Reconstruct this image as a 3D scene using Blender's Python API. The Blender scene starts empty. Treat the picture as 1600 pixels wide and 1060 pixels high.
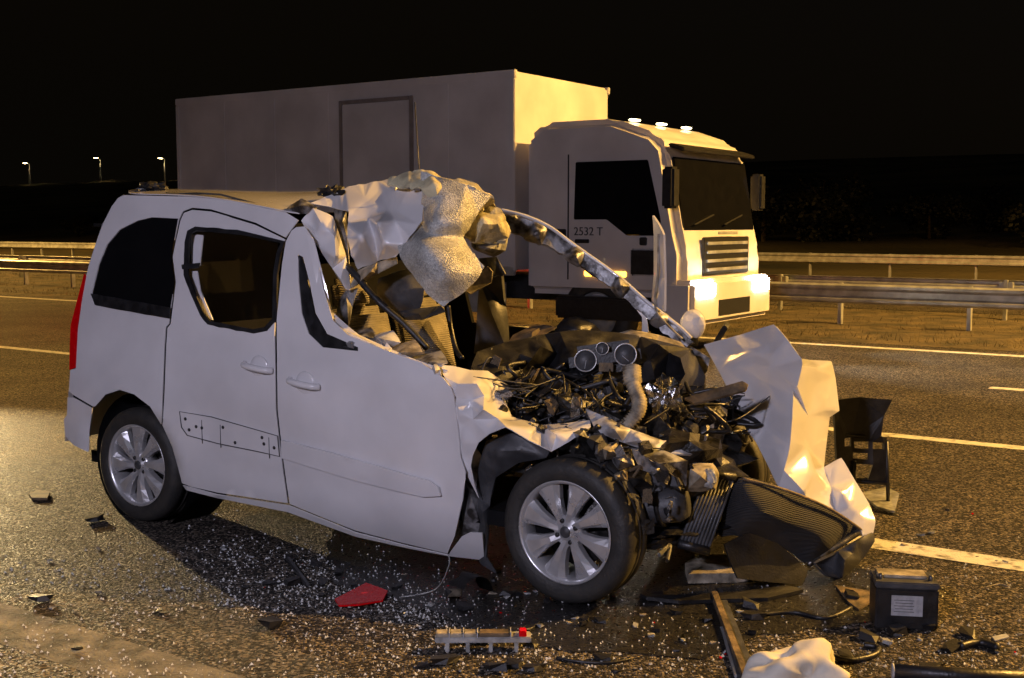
import bpy, bmesh, math, random
from mathutils import Vector, Matrix, noise
from mathutils.geometry import delaunay_2d_cdt
rnd = random.Random(7)
C = bpy.context.scene.collection
SC = bpy.context.scene
R = math.radians

# ------------------------------------------------------------------ camera
F, PITCH, CAMZ = 1850.0, R(5.56), 1.667          # focal length in pixels of a 1600 px wide frame
cam = bpy.data.cameras.new('camera'); camo = bpy.data.objects.new('camera', cam); C.objects.link(camo)
cam.sensor_width = 36; cam.lens = 36*F/1600; cam.clip_end = 4000; cam.clip_start = .05
camo.location = (0, 0, CAMZ); camo.rotation_euler = (math.pi/2-PITCH, 0, 0)
SC.camera = camo
# ------------------------------------------------------------------ night sky, faint moon
w = bpy.data.worlds.new('World'); SC.world = w; w.use_nodes = True
nt = w.node_tree; bg = nt.nodes['Background']
sky = nt.nodes.new('ShaderNodeTexSky'); sky.sky_type = 'NISHITA'; sky.sun_disc = False
sky.sun_elevation = R(-4); sky.sun_rotation = R(120)
ad = nt.nodes.new('ShaderNodeMix'); ad.data_type = 'RGBA'; ad.blend_type = 'ADD'; ad.inputs[0].default_value = 1; ad.inputs[7].default_value = (.055, .042, .026, 1)   # sodium-lit night haze over the town
nt.links.new(sky.outputs[0], ad.inputs[6]); nt.links.new(ad.outputs[2], bg.inputs[0]); bg.inputs[1].default_value = .04
sun = bpy.data.lights.new('moon', 'SUN'); suno = bpy.data.objects.new('moon', sun); C.objects.link(suno)
sun.energy = .012; sun.angle = R(.5); sun.color = (.8, .88, 1); suno.rotation_euler = (R(40), R(20), 0)
SC.view_settings.view_transform = 'Standard'; SC.view_settings.look = 'None'
SC.view_settings.exposure = 0; SC.view_settings.gamma = 1
SC.cycles.use_denoising = True
SC.cycles.max_bounces = 6
SODIUM = (1.0, .54, .12); COOL = (.81, .77, 1.0)
P_SODIUM, P_FILL, P_STAND_IN = 30000, 325, 1800

# ------------------------------------------------------------------ geometry helpers
def ray(px, py):
    fx, fy = (px-800)/F, (530-py)/F
    c, s = math.cos(PITCH), math.sin(PITCH)
    return Vector((fx, c+fy*s, -s+fy*c))
def G(px, py, z=0.0):
    r = ray(px, py); t = (z-CAMZ)/r.z
    return Vector((r.x*t, r.y*t, z))
WR, WF = G(215, 816), G(880, 945)
XV = (WF-WR).normalized(); YV = Vector((-XV.y, XV.x, 0))
WB = (WF-WR).length
VM = Matrix((( XV.x, YV.x, 0, WR.x), (XV.y, YV.y, 0, WR.y), (0, 0, 1, 0), (0, 0, 0, 1)))
VI = VM.inverted(); O_L = VI @ Vector((0, 0, CAMZ))
def P(px, py, yl):                       # point of the van's own frame at depth yl across the van
    d = VI.to_3x3() @ ray(px, py); t = (yl-O_L.y)/d.y
    return O_L + d*t
def fs(x, z):                            # curvature of the van's flank
    y = 0.0
    if z > .95: y += .17*((z-.95)/.85)**1.35
    if z < .38: y += .05*((.38-z)/.2)**2
    y -= .018*math.exp(-((z-.72)/.2)**2)
    y += .012/(1+math.exp(-(z-.97)/.014))+.012/(1+math.exp((z-.42)/.014))
    r = math.hypot(x-0, z-.33); y -= .022*math.exp(-((r-.50)/.10)**2)*(1 if z > .2 else 0); y -= .03*math.exp(-((r-.40)/.05)**2)*(1 if z > .2 else 0)
    return y
def S(px, py, off=0.0):
    y = 0.0
    for _ in range(6):
        q = P(px, py, y); y = fs(q.x, q.z)+off
    return P(px, py, y)

def link(name, me, mat=None, parent=None):
    o = bpy.data.objects.new(name, me); C.objects.link(o)
    if mat: me.materials.append(mat)
    if parent: o.parent = parent
    return o
def mk(name, v, f, mat=None, parent=None, smooth=False):
    me = bpy.data.meshes.new(name); me.from_pydata([tuple(p) for p in v], [], f); me.update()
    if smooth:
        me.polygons.foreach_set('use_smooth', [True]*len(me.polygons))
    return link(name, me, mat, parent)
def bmo(name, bm, mat=None, parent=None, smooth=False):
    bmesh.ops.recalc_face_normals(bm, faces=bm.faces)
    me = bpy.data.meshes.new(name); bm.to_mesh(me); bm.free()
    if smooth: me.polygons.foreach_set('use_smooth', [True]*len(me.polygons))
    return link(name, me, mat, parent)
def tag(o, label, cat, group=None, kind=None):
    if label: o['label'] = label
    if cat: o['category'] = cat
    if group: o['group'] = group
    if kind: o['kind'] = kind
    return o
def empty(name, loc=(0,0,0), rz=0, mat=None):
    o = bpy.data.objects.new(name, None); C.objects.link(o); o.location = loc; o.rotation_euler.z = rz
    o.empty_display_size = .1
    return o
def add_box(bm, c, s, rot=None, bev=0):
    b2 = bmesh.new(); bmesh.ops.create_cube(b2, size=1)
    for v in b2.verts: v.co = Vector((v.co.x*s[0], v.co.y*s[1], v.co.z*s[2]))
    if bev: bmesh.ops.bevel(b2, geom=b2.edges[:], offset=bev, segments=2, affect='EDGES')
    M = Matrix.Translation(Vector(c)) @ (rot.to_4x4() if rot else Matrix())
    b2.transform(M); me = bpy.data.meshes.new('t'); b2.to_mesh(me); b2.free(); bm.from_mesh(me); bpy.data.meshes.remove(me)
def box(name, c, s, mat, parent=None, rot=None, bev=0, smooth=False):
    bm = bmesh.new(); add_box(bm, c, s, rot, bev); return bmo(name, bm, mat, parent, smooth)
def eul(x=0, y=0, z=0): 
    from mathutils import Euler
    return Euler((R(x), R(y), R(z))).to_matrix()
def add_tube(bm, pts, r, n=8, cap=True):
    pts = [Vector(p) for p in pts]; rs = r if isinstance(r, (list, tuple)) else [r]*len(pts)
    rings = []; up = Vector((0, 0, 1)); prev = None
    for i, p in enumerate(pts):
        t = (pts[min(i+1, len(pts)-1)]-pts[max(i-1, 0)]).normalized()
        if prev is None: a = t.cross(up if abs(t.z) < .9 else Vector((1, 0, 0))).normalized()
        else: a = (prev-t*prev.dot(t)).normalized()
        prev = a; b = t.cross(a)
        rings.append([bm.verts.new(p+(a*math.cos(k*2*math.pi/n)+b*math.sin(k*2*math.pi/n))*rs[i]) for k in range(n)])
    for i in range(len(rings)-1):
        for k in range(n): bm.faces.new((rings[i][k], rings[i][(k+1) % n], rings[i+1][(k+1) % n], rings[i+1][k]))
    if cap: bm.faces.new(rings[0][::-1]); bm.faces.new(rings[-1])
def tube(name, pts, r, mat, parent=None, n=8):
    bm = bmesh.new(); add_tube(bm, pts, r, n); return bmo(name, bm, mat, parent, True)
def spline(pts, k=6):
    pts = [Vector(p) for p in pts]; out = []
    for i in range(len(pts)-1):
        p0, p1, p2, p3 = pts[max(i-1, 0)], pts[i], pts[i+1], pts[min(i+2, len(pts)-1)]
        for j in range(k):
            t = j/k
            out.append(.5*((2*p1)+(p2-p0)*t+(2*p0-5*p1+4*p2-p3)*t*t+(3*p1-p0-3*p2+p3)*t**3))
    return out+[pts[-1]]
def lathe(name, prof, mat, parent=None, n=48, closed=False, axis='y', cap=True):
    bm = bmesh.new(); rings = []
    for r, y in prof:
        rings.append([bm.verts.new((r*math.cos(k*2*math.pi/n), y, r*math.sin(k*2*math.pi/n)) if axis == 'y' else
                                   (r*math.cos(k*2*math.pi/n), r*math.sin(k*2*math.pi/n), y)) for k in range(n)])
    m = len(rings)
    for i in range(m if closed else m-1):
        for k in range(n): bm.faces.new((rings[i][k], rings[i][(k+1) % n], rings[(i+1) % m][(k+1) % n], rings[(i+1) % m][k]))
    if not closed and cap:
        for rg in (rings[0], rings[-1]):
            if (rg[0].co-rg[n//2].co).length > 1e-4: bm.faces.new(rg)
    return bmo(name, bm, mat, parent, True)
def inpoly(p, poly):
    c = False; n = len(poly)
    for i in range(n):
        a, b = poly[i], poly[i-1]
        if (a[1] > p[1]) != (b[1] > p[1]) and p[0] < (b[0]-a[0])*(p[1]-a[1])/(b[1]-a[1])+a[0]: c = not c
    return c
def dens(poly, step):
    out = []
    for i in range(len(poly)):
        a, b = Vector(poly[i]), Vector(poly[(i+1) % len(poly)]); k = max(1, int((b-a).length/step))
        out += [tuple(a+(b-a)*j/k) for j in range(k)]
    return out
def inset(poly, d):
    n = len(poly); ar = sum(poly[i-1][0]*poly[i][1]-poly[i][0]*poly[i-1][1] for i in range(n)); s = 1 if ar > 0 else -1
    out = []
    for i in range(n):
        a, b, c = Vector(poly[i-1][:2]), Vector(poly[i][:2]), Vector(poly[(i+1) % n][:2])
        t = (b-a).normalized()+(c-b).normalized()
        t = t.normalized() if t.length > .01 else (b-a).normalized()
        out.append((b.x-t.y*d*s, b.y+t.x*d*s))
    return out
def fill(outline, holes=(), inner=()):
    vs = []; es = []
    for pl in [outline]+list(holes):
        b = len(vs); vs += [Vector(p[:2]) for p in pl]
        es += [(b+i, b+(i+1) % len(pl)) for i in range(len(pl))]
    vs += [Vector(p[:2]) for p in inner]
    ov, oe, of, a, _, _ = delaunay_2d_cdt(vs, es, [], 0, 1e-5)
    tris = []
    for f in of:
        c = sum((ov[i] for i in f), Vector((0, 0)))/len(f)
        if inpoly(c, outline) and not any(inpoly(c, h) for h in holes): tris.append(tuple(f))
    return ov, tris, a
def finish(o, thick=0, sub=0, bev=0):
    if sub:
        m = o.modifiers.new('sub', 'SUBSURF'); m.levels = m.render_levels = sub
    if thick:
        m = o.modifiers.new('sol', 'SOLIDIFY'); m.thickness = thick; m.offset = 0
        m = o.modifiers.new('split', 'EDGE_SPLIT'); m.split_angle = R(48)
    return o
def side_panel(name, outline, mat, parent, holes=(), off=0.0, step=11, gap=1.5, thick=.006, curve=None):
    """a body panel: outline on the flank, filled with a grid that follows the flank's curvature"""
    ol = dens(inset(outline, gap) if gap else outline, 9); hs = [dens(h, 9) for h in holes]
    xs = [p[0] for p in ol]; ys = [p[1] for p in ol]; inner = []
    x = min(xs)+step/2
    while x < max(xs):
        y = min(ys)+step/2
        while y < max(ys):
            if inpoly((x, y), ol) and not any(inpoly((x, y), h) for h in hs) and min((abs(x-q[0])+abs(y-q[1])) for q in ol) > 6: inner.append((x, y))
            y += step
        x += step
    ov, tr, _ = fill(ol, hs, inner)
    vv = []
    for p in ov:
        q = S(p.x, p.y, off)
        if curve: q.y += curve(p.x, p.y)
        vv.append(q)
    return finish(mk(name, vv, tr, mat, parent, True), thick)
def sheet(name, outline, inner, mat, parent, crease=.55, sub=2, thick=.004, jit=0.0, seed=1, split=0, smooth=True, rag=0.0):
    """crumpled sheet: coarse 3-D points (x, y of the view, depth across the van), triangulated, folded edges creased"""
    rr = random.Random(seed); ol = list(outline); inn = list(inner)
    if rag:                                        # torn edge: extra points pushed in and out
        o2 = []
        for i in range(len(ol)):
            a, b = ol[i], ol[(i+1) % len(ol)]; n_ = max(1, int(math.hypot(a[0]-b[0], a[1]-b[1])/7))
            for j in range(n_):
                t = j/n_; q = [a[k]+(b[k]-a[k])*t for k in range(3)]
                if j: q[0] += rr.uniform(-rag, rag); q[1] += rr.uniform(-rag, rag)
                o2.append(tuple(q))
        ol = o2
    if split:
        for _ in range(split):
            a = min(p[0] for p in ol); b = max(p[0] for p in ol); c = min(p[1] for p in ol); d = max(p[1] for p in ol)
            for _t in range(40):
                q = (rr.uniform(a, b), rr.uniform(c, d))
                if inpoly(q, ol) and min(math.hypot(q[0]-p[0], q[1]-p[1]) for p in ol+inn) > 14:
                    ws = [(1/(math.hypot(q[0]-p[0], q[1]-p[1])**2+1), p[2]) for p in ol+inn]
                    inn.append((q[0], q[1], sum(a_*b_ for a_, b_ in ws)/sum(a_ for a_, _ in ws)+rr.uniform(-1, 1)*jit)); break
    al = ol+inn
    ov, tr, orig = fill(ol, (), inn)
    vv = []
    for i, p in enumerate(ov):
        if orig[i]: yl = al[orig[i][0]][2]
        else: yl = min(al, key=lambda q: (q[0]-p.x)**2+(q[1]-p.y)**2)[2]
        vv.append(P(p.x, p.y, yl))
    o = mk(name, vv, tr, mat, parent, smooth)
    at = o.data.attributes.new('crease_edge', 'FLOAT', 'EDGE')
    cnt = {}
    for pl in o.data.polygons:
        for k in pl.edge_keys: cnt[k] = cnt.get(k, 0)+1
    for e in o.data.edges:
        k = tuple(sorted(e.vertices)); at.data[e.index].value = .9 if cnt.get(k, 0) < 2 else min(1, crease*rr.uniform(.5, 1.3))
    return finish(o, thick, sub)
def copy_tree(o, parent=None):
    c = o.copy(); C.objects.link(c); c.parent = parent
    for ch in o.children: copy_tree(ch, c)
    return c

# ------------------------------------------------------------------ materials
MATS = {}
def mat(name, col, rough=.5, metal=0, n_scale=6, n_amt=.15, bump=0, b_scale=60, spec=.5, coat=0, col2=None, emit=None, estr=0, trans=0, detail=6, thr=None, space='Object', b_dist=.01):
    m = bpy.data.materials.new(name); m.use_nodes = True; t = m.node_tree; N = t.nodes; L = t.links
    b = N['Principled BSDF']; b.inputs['Roughness'].default_value = rough; b.inputs['Metallic'].default_value = metal
    b.inputs['Specular IOR Level'].default_value = spec; b.inputs['Coat Weight'].default_value = coat
    tc = N.new('ShaderNodeTexCoord'); nz = N.new('ShaderNodeTexNoise'); nz.inputs['Scale'].default_value = n_scale; nz.inputs['Detail'].default_value = detail
    L.new(tc.outputs[space], nz.inputs['Vector'])
    rp = N.new('ShaderNodeValToRGB'); c2 = col2 or tuple(c*(1-n_amt*1.6) for c in col)
    lo, hi = thr or (.35, .65)
    rp.color_ramp.elements[0].position = lo; rp.color_ramp.elements[1].position = hi
    rp.color_ramp.elements[0].color = (*c2, 1); rp.color_ramp.elements[1].color = (*col, 1)
    L.new(nz.outputs['Fac'], rp.inputs[0]); L.new(rp.outputs[0], b.inputs['Base Color'])
    mr = N.new('ShaderNodeMapRange'); mr.inputs['To Min'].default_value = max(.02, rough-.12); mr.inputs['To Max'].default_value = min(1, rough+.12)
    L.new(nz.outputs['Fac'], mr.inputs['Value']); L.new(mr.outputs[0], b.inputs['Roughness'])
    if bump:
        n2 = N.new('ShaderNodeTexNoise'); n2.inputs['Scale'].default_value = b_scale; n2.inputs['Detail'].default_value = 5
        L.new(tc.outputs[space], n2.inputs['Vector'])
        bp = N.new('ShaderNodeBump'); bp.inputs['Strength'].default_value = bump; bp.inputs['Distance'].default_value = b_dist
        L.new(n2.outputs['Fac'], bp.inputs['Height']); L.new(bp.outputs[0], b.inputs['Normal'])
    if emit:
        b.inputs['Emission Color'].default_value = (*emit, 1); b.inputs['Emission Strength'].default_value = estr
    if trans: b.inputs['Transmission Weight'].default_value = trans
    MATS[name] = m; return m
paint = mat('white_paint', (.74, .73, .74), .2, coat=1.0, n_scale=2.2, n_amt=.09, bump=.1, b_scale=3.5, b_dist=.02, detail=9)
paint_in = mat('inner_paint', (.55, .55, .56), .5, n_scale=9, col2=(.16, .15, .14), thr=(.38, .58), bump=.3, b_scale=30)
primer = mat('torn_metal', (.42, .42, .43), .42, .5, n_scale=14, col2=(.06, .055, .05), thr=(.4, .6), bump=.5, b_scale=40)
tint = mat('tinted_glass', (.006, .006, .007), .06, n_amt=.1)
blackp = mat('black_plastic', (.018, .018, .02), .42, n_scale=20, n_amt=.35, bump=.2, b_scale=90)
greyp = mat('grey_plastic', (.07, .072, .078), .5, n_scale=12, n_amt=.35, bump=.15, b_scale=90)
rubber = mat('tyre_rubber', (.018, .018, .018), .62, n_scale=12, col2=(.035, .032, .028), bump=.3, b_scale=70)
alloy = mat('alloy', (.62, .62, .63), .3, .55, n_scale=10, n_amt=.12)
metal = mat('bare_metal', (.38, .38, .38), .35, .9, n_scale=22, col2=(.1, .09, .08), bump=.4, b_scale=35)
greasy = mat('greasy_metal', (.05, .047, .043), .38, .5, n_scale=16, col2=(.008, .008, .008), bump=.6, b_scale=45)
rusty = mat('dusty_brown', (.2, .14, .075), .7, n_scale=13, col2=(.04, .03, .02), bump=.5, b_scale=50)
foil = mat('foil', (.6, .6, .6), .2, 1, n_scale=18, n_amt=.2, bump=.9, b_scale=28)
foam = mat('headliner_foam', (.62, .56, .36), .9, n_scale=12, col2=(.3, .27, .18), bump=.8, b_scale=45)
beige = mat('dusty_beige', (.42, .37, .28), .7, n_scale=16, col2=(.13, .11, .08), bump=.4, b_scale=50)
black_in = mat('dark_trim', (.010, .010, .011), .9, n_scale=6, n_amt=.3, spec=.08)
redlens = mat('red_lens', (.62, .002, .005), .25, spec=.2, n_scale=30, n_amt=.06)
clear = mat('clear_shard', (.62, .63, .62), .15, n_scale=20, n_amt=.3, trans=.35)
cloth = mat('airbag_cloth', (.66, .62, .52), .85, n_scale=9, n_amt=.08, bump=.25, b_scale=9, b_dist=.02)
label = mat('paper_label', (.42, .43, .46), .6, n_scale=40, n_amt=.2)
galv = mat('galvanised', (.46, .47, .47), .36, .4, n_scale=5, n_amt=.25, bump=.08, b_scale=30)
tpaint = mat('truck_paint', (.64, .61, .61), .4, n_scale=1.3, n_amt=.14, coat=.2, detail=10)
head = mat('headlamp_glow', (.9, .9, .85), .2, emit=(1, .96, .85), estr=40)
amber = mat('amber_glow', (.9, .45, .05), .3, emit=(1, .45, .05), estr=7)
white_glow = mat('marker_glow', (.9, .9, .8), .3, emit=(1, .85, .5), estr=7)
lampglow = mat('street_lamp_glow', (1, .8, .5), .3, emit=(1, .72, .32), estr=60)
redglow = mat('tail_glow', (.6, .01, .01), .3, emit=(1, .02, .01), estr=5)
bark = mat('bark', (.06, .045, .03), .9, bump=.6)
leaf = mat('leaf', (.02, .022, .009), .6, n_scale=.6, n_amt=.4)
grasscol = mat('dry_grass', (.11, .085, .035), .85, n_scale=3, n_amt=.4)
def ribbed(name, col, scale, axis):
    m = mat(name, col, .8, n_scale=9, n_amt=.3); t = m.node_tree; N = t.nodes; L = t.links
    wv = N.new('ShaderNodeTexWave'); wv.bands_direction = axis; wv.inputs['Scale'].default_value = scale
    tc = [n for n in N if n.type == 'TEX_COORD'][0]; L.new(tc.outputs['Object'], wv.inputs['Vector'])
    bp = N.new('ShaderNodeBump'); bp.inputs['Strength'].default_value = .9; bp.inputs['Distance'].default_value = .006
    L.new(wv.outputs['Fac'], bp.inputs['Height']); L.new(bp.outputs[0], N['Principled BSDF'].inputs['Normal']); return m
fabric = ribbed('seat_fabric', (.27, .24, .19), 26, 'Z')
mesh_black = ribbed('radiator_fins', (.03, .03, .032), 40, 'Z')
# crazed windscreen: laminated glass broken into thousands of cells
def crazed():
    m = mat('crazed_glass', (.62, .62, .58), .35, n_scale=7, col2=(.25, .25, .23), thr=(.3, .7)); t = m.node_tree; N = t.nodes; L = t.links
    tc = [n for n in N if n.type == 'TEX_COORD'][0]
    v = N.new('ShaderNodeTexVoronoi'); v.inputs['Scale'].default_value = 130; L.new(tc.outputs['Object'], v.inputs['Vector'])
    bp = N.new('ShaderNodeBump'); bp.inputs['Strength'].default_value = .9; bp.inputs['Distance'].default_value = .004
    L.new(v.outputs['Distance'], bp.inputs['Height']); b = N['Principled BSDF']; L.new(bp.outputs[0], b.inputs['Normal'])
    rp = [n for n in N if n.type == 'VALTORGB'][0]
    mx = N.new('ShaderNodeMix'); mx.data_type = 'RGBA'; mx.blend_type = 'MULTIPLY'; mx.inputs[0].default_value = .8
    mr = N.new('ShaderNodeMapRange'); mr.inputs['From Max'].default_value = 1; mr.inputs['To Min'].default_value = .45; mr.inputs['To Max'].default_value = 1.2
    L.new(v.outputs['Color'], mr.inputs['Value']); L.new(rp.outputs[0], mx.inputs[6]); L.new(mr.outputs[0], mx.inputs[7]); L.new(mx.outputs[2], b.inputs['Base Color'])
    return m
crz = crazed()
def asphalt_mat():
    m = bpy.data.materials.new('asphalt'); m.use_nodes = True; t = m.node_tree; N = t.nodes; L = t.links; b = N['Principled BSDF']
    tc = N.new('ShaderNodeTexCoord')
    v = N.new('ShaderNodeTexVoronoi'); v.inputs['Scale'].default_value = 82; v.inputs['Randomness'].default_value = 1
    L.new(tc.outputs['Object'], v.inputs['Vector'])
    n1 = N.new('ShaderNodeTexNoise'); n1.inputs['Scale'].default_value = 1.1; n1.inputs['Detail'].default_value = 7; L.new(tc.outputs['Object'], n1.inputs['Vector'])
    n2 = N.new('ShaderNodeTexNoise'); n2.inputs['Scale'].default_value = 160; n2.inputs['Detail'].default_value = 3; L.new(tc.outputs['Object'], n2.inputs['Vector'])
    rp = N.new('ShaderNodeValToRGB'); e = rp.color_ramp.elements
    e[0].position = .0; e[0].color = (.008, .007, .0055, 1); e[1].position = 1; e[1].color = (.36, .30, .23, 1)
    x = e.new(.55); x.color = (.027, .022, .0165, 1)
    sx = N.new('ShaderNodeSeparateColor'); L.new(v.outputs['Color'], sx.inputs[0]); L.new(sx.outputs[0], rp.inputs[0])
    mx = N.new('ShaderNodeMix'); mx.data_type = 'RGBA'; mx.blend_type = 'MULTIPLY'; mx.inputs[0].default_value = 1
    r2 = N.new('ShaderNodeMapRange'); r2.inputs['From Min'].default_value = .3; r2.inputs['From Max'].default_value = .7; r2.inputs['To Min'].default_value = .6; r2.inputs['To Max'].default_value = 1.3
    L.new(n1.outputs['Fac'], r2.inputs['Value']); L.new(rp.outputs[0], mx.inputs[6]); L.new(r2.outputs[0], mx.inputs[7]); L.new(mx.outputs[2], b.inputs['Base Color'])
    r3 = N.new('ShaderNodeMapRange'); r3.inputs['To Min'].default_value = .5; r3.inputs['To Max'].default_value = .92; b.inputs['Specular IOR Level'].default_value = .3
    L.new(sx.outputs[1], r3.inputs['Value']); L.new(r3.outputs[0], b.inputs['Roughness'])
    ad = N.new('ShaderNodeMath'); ad.operation = 'MULTIPLY_ADD'; ad.inputs[1].default_value = -1; L.new(v.outputs['Distance'], ad.inputs[0]); L.new(n2.outputs['Fac'], ad.inputs[2])
    bp = N.new('ShaderNodeBump'); bp.inputs['Strength'].default_value = 1; bp.inputs['Distance'].default_value = .035
    L.new(ad.outputs[0], bp.inputs['Height']); L.new(bp.outputs[0], b.inputs['Normal'])
    return m
asph = asphalt_mat()
linep = mat('road_paint', (.62, .60, .54), .6, n_scale=14, col2=(.12, .11, .1), thr=(.3, .5), bump=.7, b_scale=90)
oil = mat('oily_asphalt', (.02, .019, .018), .3, n_scale=40, col2=(.008, .008, .008), bump=.9, b_scale=80)
verge_m = mat('verge_soil', (.11, .08, .04), .95, n_scale=2.2, col2=(.03, .025, .012), bump=1, b_scale=18, b_dist=.06)
field_m = mat('field', (.13, .10, .045), .95, n_scale=.08, col2=(.02, .02, .01), bump=1, b_scale=2, b_dist=.3)

# ------------------------------------------------------------------ the setting; road frame: a along, d across (away)
RA = Vector((.828, -.561, 0)).normalized(); RD = Vector((-RA.y, RA.x, 0))
def RP(a, d, z=0): return RA*a+RD*d+Vector((0, 0, z))
def strip(name, d0, d1, z, m, a0=-400, a1=250, parent=None, cuts=1):
    v = []; f = []
    for i in range(cuts+1):
        a = a0+(a1-a0)*i/cuts; v += [RP(a, d0, z), RP(a, d1, z)]
    for i in range(cuts): f.append((2*i, 2*i+2, 2*i+3, 2*i+1))
    return mk(name, v, f, m, parent)
# terrain reaching the horizon, rising to a ridge beyond the opposite carriageway
def th(a, d):
    k = min(1, max(0, (d-44)/296)); h = 18.3*k*k*(3-2*k)+2.4*min(1, max(0, (d-338)/5))
    if d > 40: h += 1.1*noise.noise(Vector((a*.03, d*.03, 0)))*min(1, (d-40)/30)
    return h-.06
dv = [-900, -60, -20, 0, 10, 17, 22, 36, 40, 44]+[44+12*i for i in range(1, 25)]+[338, 340, 343, 350, 380]+[500, 900, 1800]
av = [-2500, -1400, -900, -700]+[-600+25*i for i in range(37)]+[500, 900, 1800]
gv = [RP(a, d, th(a, d)) for a in av for d in dv]; nd = len(dv)
gf = [(i*nd+j, (i+1)*nd+j, (i+1)*nd+j+1, i*nd+j+1) for i in range(len(av)-1) for j in range(nd-1)]
tag(mk('ground', gv, gf, field_m, None, True), None, None, kind='structure')
road = tag(strip('road', -8, 16.5, 0, asph), None, None, kind='structure')
tag(strip('opposite_road', 23.2, 36.5, .0, asph), None, None, kind='structure')
# verge strip with its own lumpy soil
vv = []; vf = []; na, nw = 420, 14
for i in range(na+1):
    a = -150+200*i/na
    for j in range(nw+1):
        d = 16.45+6.6*j/nw; e = min(j, nw-j)/2
        vv.append(RP(a, d, .004+min(1, e)*(.05+.05*noise.noise(Vector((a*1.3, d*1.3, 2)))+.03*noise.noise(Vector((a*4, d*4, 5))))))
for i in range(na):
    for j in range(nw): k = i*(nw+1)+j; vf.append((k, k+nw+1, k+nw+2, k+1))
tag(mk('verge', vv, vf, verge_m, None, True), None, None, kind='structure')
def dash(a0, a1, d, wd=.16): return strip('lane_marking', d-wd/2, d+wd/2, .004, linep, a0, a1, road, max(1, int((a1-a0)/2)))
def a_of(px, py): g = G(px, py); return g.dot(RA)
dash(-400, 250, 15.9, .2)                                             # far edge line
for k in range(0, 14): dash(a_of(1545, 607)+k*9, a_of(1545, 607)+k*9+3.6, 12.65)
for k in range(0, 14): dash(a_of(1380, 682)+k*9-1.6, a_of(1380, 682)+k*9+4.2, 9.34)
dash(-60, a_of(135, 553), 9.34)
for k in range(0, 14): dash(a_of(1372, 860)+k*9-.9, a_of(1372, 860)+k*9+5, 6.08, .2)
worn = mat('worn_road_paint', (.34, .31, .26), .8, n_scale=9, col2=(.035, .031, .026), thr=(.36, .8), bump=1, b_scale=70, b_dist=.03, detail=12)
wl = dash(-60, 30, 2.8, .3); wl.location.z = -.0034; wl.data.materials.clear(); wl.data.materials.append(worn)
# grass tufts on the verge: uncountable blades, one object
bv = []; bf = []
for _ in range(9000):
    a = rnd.uniform(-38, 14); d = 16.6+rnd.random()**1.6*6.2; h = rnd.uniform(.03, .13); p = RP(a, d, .03); an = rnd.uniform(0, 6.28)
    q = Vector((math.cos(an), math.sin(an), 0)); lean = Vector((rnd.uniform(-.06, .06), rnd.uniform(-.06, .06), h)); b = len(bv)
    bv += [p-q*.006, p+q*.006, p+lean]; bf.append((b, b+1, b+2))
tag(mk('grass', bv, bf, grasscol), 'dry thin grass growing along the verge under the guard rail', 'grass', kind='stuff')

# guard rails -----------------------------------------------------------------
WPROF = [(0, .0), (-.045, .03), (-.045, .07), (0, .11), (.0, .2), (-.045, .24), (-.045, .28), (0, .31)]
def guard_rail(lbl, d, a0, a1, flip, sp, block=False, z0=.40):
    root = empty('guard_rail', RP((a0+a1)/2, d, 0)); ri = root.matrix_basis.inverted() if False else Matrix.Translation(-RP((a0+a1)/2, d, 0))
    s = -1 if flip else 1; seg = 4.0; n = int((a1-a0)/seg)
    for i in range(n):
        v = []; f = []
        for a, dz in ((a0+i*seg, 0), (a0+(i+1)*seg+.25, .0)):
            off = .004 if a > a0+i*seg else 0
            v += [ri @ RP(a, d+s*(x-off), z0+z) for x, z in WPROF]
        m = len(WPROF)
        f = [(k, k+1, m+k+1, m+k) for k in range(m-1)]
        finish(mk('rail_beam', v, f, galv, root), .004)
    k = 0; a = a0+.6
    while a < a1:
        c = ri @ RP(a, d+s*.10, .35)
        box('post', c, (.06, .11, .74), galv, root, Matrix.Rotation(math.atan2(RA.y, RA.x), 3, 'Z'), .006)
        if block: box('spacer_block', ri @ RP(a, d+s*.05, .60), (.22, .16, .17), galv, root, Matrix.Rotation(math.atan2(RA.y, RA.x), 3, 'Z'), .01)
        a += sp
    tag(root, lbl, 'guard rail'); return root
a_post = a_of(1512, 522)-.6
guard_rail('galvanised guard rail standing on the verge beside the passing truck', 18.7, a_post-40, a_post+16, False, 2.0)
guard_rail('guard rail with spacer blocks backing on the first, median side', 21.4, a_post-60, a_post+22, True, 4.0, True)
guard_rail('distant guard rail beyond the opposite carriageway', 37.6, a_post-90, a_post+50, False, 2.6)

# street lamps -----------------------------------------------------------------
def street_lamp(base, h, arm, lbl, power, group=None, size=1.0, color=SODIUM, spot=True):
    root = empty('street_lamp', base)
    lathe('pole', [(.11*size, 0), (.11*size, 1), (.055*size, h)], galv, root, 12, axis='z')
    heads = arm if isinstance(arm, list) else [arm]
    for ar in heads:
        ar = Vector(ar); tip = Vector((0, 0, h))+ar+Vector((0, 0, .35))
        tube('arm', spline([(0, 0, h-.1), Vector((0, 0, h+.15))+ar*.3, tip]), .04*size, galv, root)
        u = ar.normalized(); rot = Matrix((u, Vector((-u.y, u.x, 0)), Vector((0, 0, 1)))).transposed()
        hd = box('lamp_head', tip, (.7*size, .28*size, .14*size), greyp, root, rot, .03)
        box('lamp_glass', tip+Vector((0, 0, -.085*size)), (.5*size, .22*size, .04*size), lampglow, hd, rot, .01)
        l = bpy.data.lights.new('lamp_light', 'SPOT' if spot else 'POINT'); l.energy = power; l.color = color; l.shadow_soft_size = .12
        if spot: l.spot_size = R(168); l.spot_blend = .35
        lo = bpy.data.objects.new('lamp_light', l); C.objects.link(lo); lo.parent = root; lo.location = tip+Vector((0, 0, -.2))
    tag(root, lbl, 'street lamp', group); return root
MED = 20.0
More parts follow.
